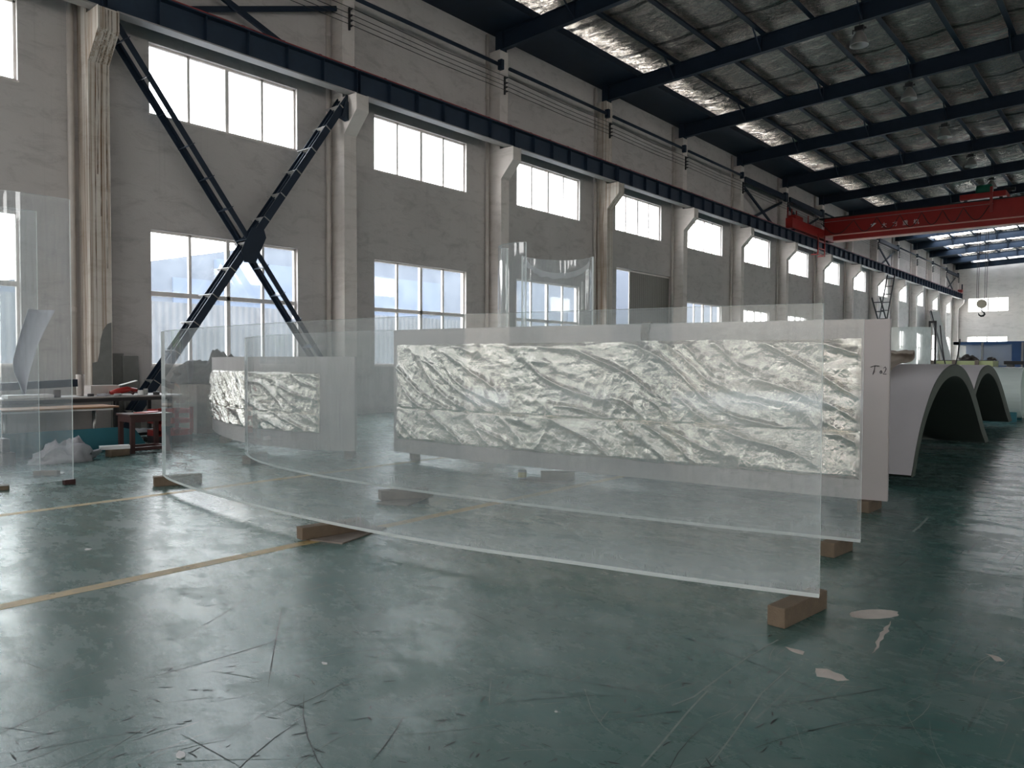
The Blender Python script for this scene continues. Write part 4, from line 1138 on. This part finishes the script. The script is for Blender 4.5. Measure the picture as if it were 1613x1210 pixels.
# ================================================================== left work corner
wbn = thing('workbench', (-13.9, 5, 0), 'cluttered black-framed workbench against the wall at the left', 'workbench')
MB().box(-14.35, -13.4, 2.3, 6.62, .775, .80).build('bench_top', 'board', wbn)
MB().box(-14.3, -13.42, 2.32, 6.45, .715, .774).build('top_frame', 'black', wbn)
for x, y in ((-13.46, 5.5), (-13.46, 6.42), (-14.28, 5.5), (-14.28, 6.42), (-13.46, 3.2), (-14.28, 3.2)): MB().box(x-.03, x+.03, y-.03, y+.03, 0, .72).build('leg', 'black', wbn)
MB().box(-13.55, -13.52, 3.3, 5.44, .18, .72).build('front_board', 'board', wbn)
MB().box(-14.3, -13.45, 3.3, 6.4, .10, .15).build('lower_shelf', 'black', wbn)
# small table
sm = thing('folding_table', (-12.95, 4.6, 0), 'small brown-topped folding table in front of the workbench', 'table')
MB().box(-13.2, -12.55, 3.4, 5.18, .655, .685).build('table_top', 'plank', sm, bevel=.01)
MB().box(-13.15, -12.6, 3.45, 5.1, .625, .65).build('edge_frame', 'whitepaint', sm)
for y in (3.7, 4.93):
    MB().tube([(-12.9, y, .03), (-12.9, y, .63)], .028, 10).build('leg', 'chrome', sm, smooth=True)
    MB().box(-13.15, -12.65, y-.03, y+.03, 0, .035).build('foot', 'chrome', sm)
# stool
so_ = thing('wooden_stool', (-11.92, 5.3, 0), 'dark red-brown square wooden stool beside the clear panel', 'stool')
MB().box(-12.18, -11.68, 4.97, 5.62, .56, .595).build('seat', 'darkwood', so_, bevel=.005)
for x, y in ((-11.73, 5.02), (-12.13, 5.02), (-11.73, 5.56), (-12.13, 5.56)): MB().box(x-.03, x+.03, y-.03, y+.03, 0, .56).build('leg', 'darkwood', so_)
MB().box(-11.76, -11.70, 5.05, 5.53, .04, .09).box(-12.16, -12.10, 5.05, 5.53, .04, .09).box(-12.1, -11.76, 4.99, 5.05, .04, .09).box(-12.1, -11.76, 5.53, 5.59, .04, .09).build('stretcher', 'darkwood', so_)
MB().box(-11.755, -11.70, 5.05, 5.53, .47, .56).box(-12.1, -11.76, 4.99, 5.05, .47, .56).build('apron', 'darkwood', so_)
tag(MB().obox((-11.95, 5.35, .596), .22, .36, .012, .5).build('red_folder', 'red'), 'red folder lying on the wooden stool', 'folder')
# red crate and teal sheets, cloth
rc = thing('red_crate', (-13.0, 6.15, 0), 'red plastic crate on the floor behind the stool', 'crate')
m = MB().box(-13.2, -12.8, 5.9, 6.5, .12, .15)
for z in (.15, .33, .5): m.box(-12.82, -12.8, 5.9, 6.5, z, z+.07).box(-13.2, -13.18, 5.9, 6.5, z, z+.07).box(-13.2, -12.8, 5.9, 5.92, z, z+.07).box(-13.2, -12.8, 6.48, 6.5, z, z+.07)
for y in (5.9, 6.2, 6.46): m.box(-12.82, -12.8, y, y+.06, .15, .6)
m.build('crate_shell', 'red', rc); MB().box(-13.2, -12.8, 5.9, 6.5, 0, .119).build('crate_base', 'black', rc)
tag(MB().prism([(3.0, .0), (5.55, .0), (5.35, .30), (5.1, .36), (3.2, .36), (3.0, .3)], -12.40, -12.37, 'YZ').build('teal_sheet', 'teal'), 'teal plastic sheet standing on edge under the small table', 'sheet')
heap('crumpled_cloth', (-11.5, 4.03, 0), .20, .40, .30, 'cloth', 'crumpled pale grey cloth on the floor by the small table', 11)
tag(MB().bar((-11.72, 4.55, .127), (-11.62, 4.93, .127), .16, .05).build('pale_plank', 'whitepaint'), 'pale plank resting on a brown block beside the crumpled cloth', 'plank')
block((-11.64, 4.77), .30, .14, .10, .2, 'wood', 'brown block under the pale plank', 'loose blocks')
tb = thing('teal_box', (-11.8, 2.9, .0), 'teal box on dark crates seen through the tall shell', 'box')
MB().box(-12.3, -11.7, 2.2, 3.32, .36, .74).build('box_body', 'teal', tb, bevel=.01)
tag(MB().box(-12.34, -11.6, 2.1, 3.45, 0, .17).build('dark_crate', 'darkcloth', bevel=.01), 'lower dark crate seen through the tall shell', 'crate')
tag(MB().box(-12.34, -11.65, 2.1, 3.4, .175, .355).build('dark_crate', 'black', bevel=.01), 'upper dark crate under the teal box', 'crate')
tag(MB().obox((-12.1, 3.0, .742), .26, .34, .10, .3).build('tool_case', 'black', bevel=.01), 'black case standing on the teal box', 'case')
# things on the bench
ZB = .801
def on_bench(name, fn, mat, label, cat, **k):
    m = MB(); fn(m); return tag(m.build(name, mat, **k), label, cat, 'clutter on the workbench')
on_bench('aluminium_profile', lambda m: m.bar((-13.55, 3.1, ZB+.16), (-13.65, 4.95, ZB+.23), .10, .12), 'steel', 'long dark blue metal profile lying across the workbench', 'profile')
on_bench('profile_prop', lambda m: m.box(-13.65, -13.52, 3.3, 3.45, ZB, ZB+.10), 'wood', 'small wooden prop under the dark metal profile', 'prop')
on_bench('white_tray', lambda m: m.box(-13.75, -13.45, 3.9, 4.55, ZB, ZB+.055), 'whitepaint', 'flat cream tray on the workbench front', 'tray', bevel=.01)
on_bench('cardboard_tube', lambda m: m.lathe((-13.85, 5.08, ZB), [(.05, 0), (.055, .01), (.065, .36), (.06, .365)], 14), 'pipe', 'upright pale tube standing on the workbench', 'tube', smooth=True)
on_bench('mug', lambda m: m.lathe((-13.6, 4.64, ZB), [(.05, 0), (.055, .01), (.055, .12), (.048, .122)], 14), 'darkwood', 'dark brown mug on the workbench', 'mug', smooth=True)
cbx = thing('cardboard_box', (-13.9, 5.45, ZB), 'open cream cardboard box on the workbench', 'box', 'clutter on the workbench')
MB().box(-14.15, -13.85, 5.25, 5.72, ZB, ZB+.17).build('box_body', 'pipe', cbx)
MB().bar((-13.85, 5.72, ZB+.17), (-13.78, 5.98, ZB+.25), .3, .006).build('flap', 'whitepaint', cbx)
drl = thing('red_power_tool', (-13.75, 5.85, ZB), 'red power tool lying on the workbench', 'tool', 'clutter on the workbench')
MB().tube([(-13.7, 5.5, ZB+.05), (-13.7, 5.62, ZB+.07), (-13.7, 5.78, ZB+.10), (-13.7, 5.95, ZB+.08)], [.03, .05, .055, .035], 10).build('tool_body', 'red', drl, smooth=True)
MB().tube([(-13.7, 5.80, ZB+.08), (-13.62, 5.86, ZB+.025)], .025, 8).build('handle', 'darkwood', drl)
for k, (x, y, r_, h_, mt, lab) in enumerate(((-13.55, 5.95, .05, .08, 'whitepaint', 'white plastic bottle cap on the workbench'), (-13.5, 6.2, .055, .05, 'black', 'black round tape roll near the right end of the workbench'), (-13.6, 5.15, .05, .04, 'black', 'small dark dish at the middle of the workbench'), (-13.52, 5.55, .06, .035, 'grey', 'grey sanding disc on the workbench'), (-13.65, 6.08, .04, .1, 'chrome', 'small metal jar on the workbench'))):
    on_bench('small_item', lambda m: m.lathe((x, y, ZB), [(r_*.9, 0), (r_, .005), (r_, h_), (r_*.85, h_+.004)], 14), mt, lab, 'jar')
heap('white_rag', (-13.6, 5.34, ZB), .06, .10, .05, 'cloth', 'small white rag on the workbench in front of the cardboard box', 23)
tag(MB().tube([(-13.8, 3.0+.3*math.cos(a), ZB+.02+.17*math.sin(a)) for a in [PI*k/10 for k in range(11)]], .022, 8).build('coiled_hose', 'cream', smooth=True), 'pale red hose arched on the workbench behind the tall shell', 'hose')
# boards leaning against the wall
for y0, y1, z1, mt, lab in ((6.42, 6.74, 1.55, 'archedge', 'dark green-grey board leaning against the wall beside the first column'), (6.70, 7.02, 1.5, 'yellowgreen', 'small translucent greenish board leaning in front of the dark one')):
    x_ = -16.04 if mt == 'archedge' else -16.01
    tag(MB().add([(x_, y0, .9 if 0 else .02), (x_, y1, .02), (x_-.09, y1, z1), (x_-.09, y0, z1), (x_+.02, y0, .02), (x_+.02, y1, .02), (x_-.07, y1, z1), (x_-.07, y0, z1)], [(0, 3, 2, 1), (4, 5, 6, 7), (0, 1, 5, 4), (1, 2, 6, 5), (2, 3, 7, 6), (3, 0, 4, 7)]).build('leaning_board', 'cement'), lab, 'board')
# dark items behind the clear panels
heap('dark_tarpaulin', (-14.6, 8.0, .95), .5, .85, .6, 'darkcloth', 'dark tarpaulin heap behind the smaller wrapped panel', 31, 'tarpaulin')
tag(MB().box(-15.2, -14.0, 7.2, 9.5, 0, .945).build('storage_crate', 'wood_grey', bevel=.01), 'big wooden crate under the dark tarpaulin', 'crate')
mc = thing('floor_machine', (-14.2, 15, 0), 'dark grey machine cabinet seen between the two wrapped panels', 'machine')
MB().box(-14.8, -13.4, 13.2, 15.6, .12, .55).build('machine_body', 'darkcloth', mc, bevel=.03)
MB().box(-14.7, -13.6, 13.4, 15.3, .55, 1.55).build('machine_top', 'cement', mc, bevel=.05)
MB().box(-14.5, -13.8, 14.6, 15.2, 1.55, 1.95).build('machine_head', 'darkcloth', mc, bevel=.05)
MB().box(-13.6, -13.57, 13.7, 14.5, .8, 1.2).build('machine_panel', 'yellowgreen', mc)
for x in (-14.7, -13.5):
    for y in (13.3, 15.5): MB().box(x-.05, x+.05, y-.05, y+.05, 0, .12).build('foot', 'black', mc)

# ================================================================== floor markings and litter
def ln(name, x, y0, y1, w, mat, label):
    return tag(MB().box(x-w/2, x+w/2, y0, y1, .0006, .0016).build(name, mat), label, 'floor marking', None, 'structure')
ln('floor_line', -4.97, -13.5, 10.5,   .115, 'line', 'long worn yellow line on the floor passing under the nearest panel')
ln('floor_line', -7.92, -13.5, 10.5, .11, 'line', 'yellow floor line farther left, ending under the nearest panel')
# slab joints
jm = MB()
for x in (-9.6,): jm.box(x-.003, x+.003, YN+.1, YF-.1, .0005, .0012)
for y in (5.9, 11.9, 17.9): jm.box(XW+.1, XR-.1, y-.003, y+.003, .0005, .0012)
M['joint'] = plain('joint_filler', (.05, .07, .06), .6)
struct(jm.build('floor_joint', 'joint'), 'thin dark joints sawn in the floor')
def patch(pts, name, mat, label, seed=0, z=.0012):
    """worn floor patch from ground points"""
    n = len(pts); P = []
    for k in range(n):
        a = Vector((*pts[k], 0)); b_ = Vector((*pts[(k+1) % n], 0))
        for j in range(5):
            p = a.lerp(b_, j/5); d_ = .012*noise.noise((p.x*20+seed, p.y*20, 0)); P.append((p.x+d_, p.y+d_))
    return tag(MB().prism(P, .0005, z, 'XY').build(name, mat), label, 'floor patch', 'bare patches in the floor paint', 'structure')
cx_, cy_ = -1.165, 4.52
patch([(cx_+.155*math.cos(a)*math.cos(.95)-.075*math.sin(a)*math.sin(.95), cy_+.155*math.cos(a)*math.sin(.95)+.075*math.sin(a)*math.cos(.95)) for a in [2*PI*k/14 for k in range(14)]], 'floor_patch', 'concrete', 'oval bare concrete patch on the floor right of the nearest panel')
def fl(px, py):
    d_ = Fv*1.0+R2*((px-806.5)/FPX)-U2*((py-605)/FPX); t = -1.4/d_.z; return (d_.x*t, d_.y*t)
patch([fl(*p) for p in ((1283, 1053), (1305, 1054), (1322, 1062), (1338, 1072), (1322, 1073), (1300, 1068), (1288, 1066))], 'floor_patch', 'concrete', 'long bare chip in the green floor paint below the oval patch', 3)
patch([fl(*p) for p in ((1236, 1019), (1252, 1022), (1267, 1027), (1264, 1032), (1248, 1027))], 'floor_patch', 'concrete', 'small bare chip left of the oval patch', 5)
patch([fl(*p) for p in ((1551, 1030), (1570, 1034), (1584, 1042), (1570, 1042))], 'floor_patch', 'concrete', 'small bare chip near the right picture edge', 6)
patch([fl(*p) for p in ((1404, 978), (1398, 995), (1386, 1015), (1374, 1030), (1380, 1012), (1390, 993))], 'floor_patch', 'concrete', 'ragged streak of bare floor below the oval patch', 8)
def scratch(pts, w, label):
    g_ = [Vector((*fl(*p), .001)) for p in pts]; m = MB()
    for a, b_ in zip(g_, g_[1:]):
        d_ = (b_-a).normalized(); s_ = Vector((-d_.y, d_.x, 0))*w/2
        m.add([a-s_, a+s_, b_+s_, b_-s_], [(0, 1, 2, 3)])
    return tag(m.build('floor_scratch', 'scuff'), label, 'scratch', 'pale scratches in the floor', 'structure')
M['scuff'] = plain('pale_scuff', (.26, .31, .28), .7, 0, .4, 30)
scratch([(1226, 1008), (1180, 1034), (1130, 1070), (1093, 1098), (1058, 1112)], .008, 'long pale scratch running down-left from the right block')
scratch([(1115, 1088), (1085, 1120), (1060, 1150), (1035, 1180), (1010, 1208)], .008, 'pale curved scratch continuing to the bottom edge')
scratch([(1245, 1052), (1200, 1092), (1160, 1150), (1120, 1205)], .006, 'faint long scratch right of the curved one')
scratch([(921, 1086), (932, 1120), (950, 1145), (965, 1156)], .004, 'short thin scratch near the bottom centre')
scratch([(1462, 815), (1450, 828), (1438, 838)], .02, 'pale mark on the floor beyond the panels')
for k, (px, py, w, h, lab) in enumerate(((511, 1046, .035, .02, 'small white paper scrap near the middle foreground'), (285, 1190, .045, .03, 'torn white scrap near the bottom left corner'), (138, 866, .05, .04, 'small pale scrap on the left floor'), (93, 745, .16, .1, 'flat white scrap beneath the tall shell'), (876, 1122, .012, .01, 'tiny pale crumb on the right foreground floor'))):
    x, y = fl(px, py); pp = []
    for j in range(9):
        a = 2*PI*j/9; r_ = .6+.5*random.random(); pp.append((x+w*r_*math.cos(a)*.7, y+h*r_*math.sin(a)*.7))
    tag(MB().prism(pp, .001, .004, 'XY').build('paper_scrap', 'whitepaint'), lab, 'scrap', 'scraps on the floor')

def scuffs(name, mat, n, seed, lmin, lmax, w, label, ang=None):
    rnd = random.Random(seed); m = MB()
    for k in range(n):
        px, py = rnd.uniform(-40, 1640), 770+440*rnd.random()**.8
        x, y = fl(px, py)
        if x < XW+.5: continue
        a = rnd.gauss(1.15, .5) if ang is None else rnd.gauss(ang, .9); L = rnd.uniform(lmin, lmax); c = Vector((x, y, .0009)); bend = rnd.uniform(-.25, .25)
        ww = w*rnd.uniform(.5, 1.4); pts = []
        for j in range(5):
            t = j/4-.5; pts.append(c+Vector((math.cos(a+bend*t), math.sin(a+bend*t), 0))*L*t)
        for j, (p, q) in enumerate(zip(pts, pts[1:])):
            d_ = (q-p).normalized(); s0 = Vector((-d_.y, d_.x, 0))*ww/2*(.25 if j == 0 else 1); s1 = Vector((-d_.y, d_.x, 0))*ww/2*(.25 if j == 3 else 1)
            m.add([p-s0, p+s0, q+s1, q-s1], [(0, 3, 2, 1)])
    return tag(m.build(name, mat), label, 'scuff marks', None, 'stuff')
M['darkscuff'] = plain('dark_scuff', (.02, .028, .027), .6, 0, .4, 30)
scuffs('floor_gouges', 'darkscuff', 330, 5, .015, .07, .006, 'short dark gouges scattered over the green floor', .9)
scuffs('floor_scuffs', 'scuff', 150, 9, .08, .55, .0028, 'fine pale scuff lines scattered over the green floor')
scuffs('floor_drag_marks', 'darkscuff', 46, 12, .25, 1.1, .0035, 'long thin dark drag marks across the green floor', 1.45)

# ================================================================== outside
of = thing('bounce_building', (0, -30, 0), 'unseen pale building added behind the camera to soften light and reflections', 'building')  # unseen facade added for soft light and to keep sky out of the doors
MB().box(-34, 26, -36, -29, 0, 7.4).build('facade', 'extwall2', of)
MB().box(-34.3, 26.3, -36.3, -28.6, 7.4, 7.7).build('roof', 'extroof', of)
ob = thing('neighbour_building', (-30, 14, 0), 'pale blue neighbouring building seen through the lower windows', 'building')
MB().prism([(2.5, 0), (60, 0), (60, 8.0), (22, 7.2), (15.2, 5.6), (12.3, 4.92), (2.5, 2.6)], -36, -27, 'YZ').build('facade', 'extwall', ob)
MB().box(-27, -26.6, 14.6, 26, 0, 5.2).build('side_wing', 'extroof', ob)
for k in range(7): MB().box(-27.02, -26.9, 5+k*8, 7.6+k*8, 1.8, 4.4).build('window', 'extroof', ob)
tag(MB().box(-20.6, -20.5, -6, 88, 0, 3.0).build('corrugated_fence', 'fence'), 'corrugated white fence outside the lower windows', 'fence')
def tree(x, y, h, seed, label):
    r = thing('garden_tree', (x, y, 0), label, 'tree')
    MB().tube([(x, y, 0), (x+.1, y, h*.4), (x, y+.1, h*.7)], [.16, .12, .06], 8).build('trunk', 'bark', r, smooth=True)
    m = MB(); rnd = random.Random(seed)
    for k in range(1500):
        a, b_ = rnd.random()*2*PI, rnd.random()*PI-PI/2; q = rnd.random()**.4
        c = Vector((x+1.6*q*math.cos(a)*math.cos(b_), y+1.8*q*math.sin(a)*math.cos(b_), h*.68+h*.34*q*math.sin(b_)))
        u = Vector((rnd.uniform(-1, 1), rnd.uniform(-1, 1), rnd.uniform(-1, 1))).normalized(); w = u.orthogonal().normalized(); s_ = .13
        m.add([c-u*s_, c+w*s_*.6, c+u*s_, c-w*s_*.6], [(0, 1, 2, 3)])
    m.build('foliage', 'leaf', r)
tree(-18.6, 2.2, 5.0, 3, 'green tree outside the window at the far left')
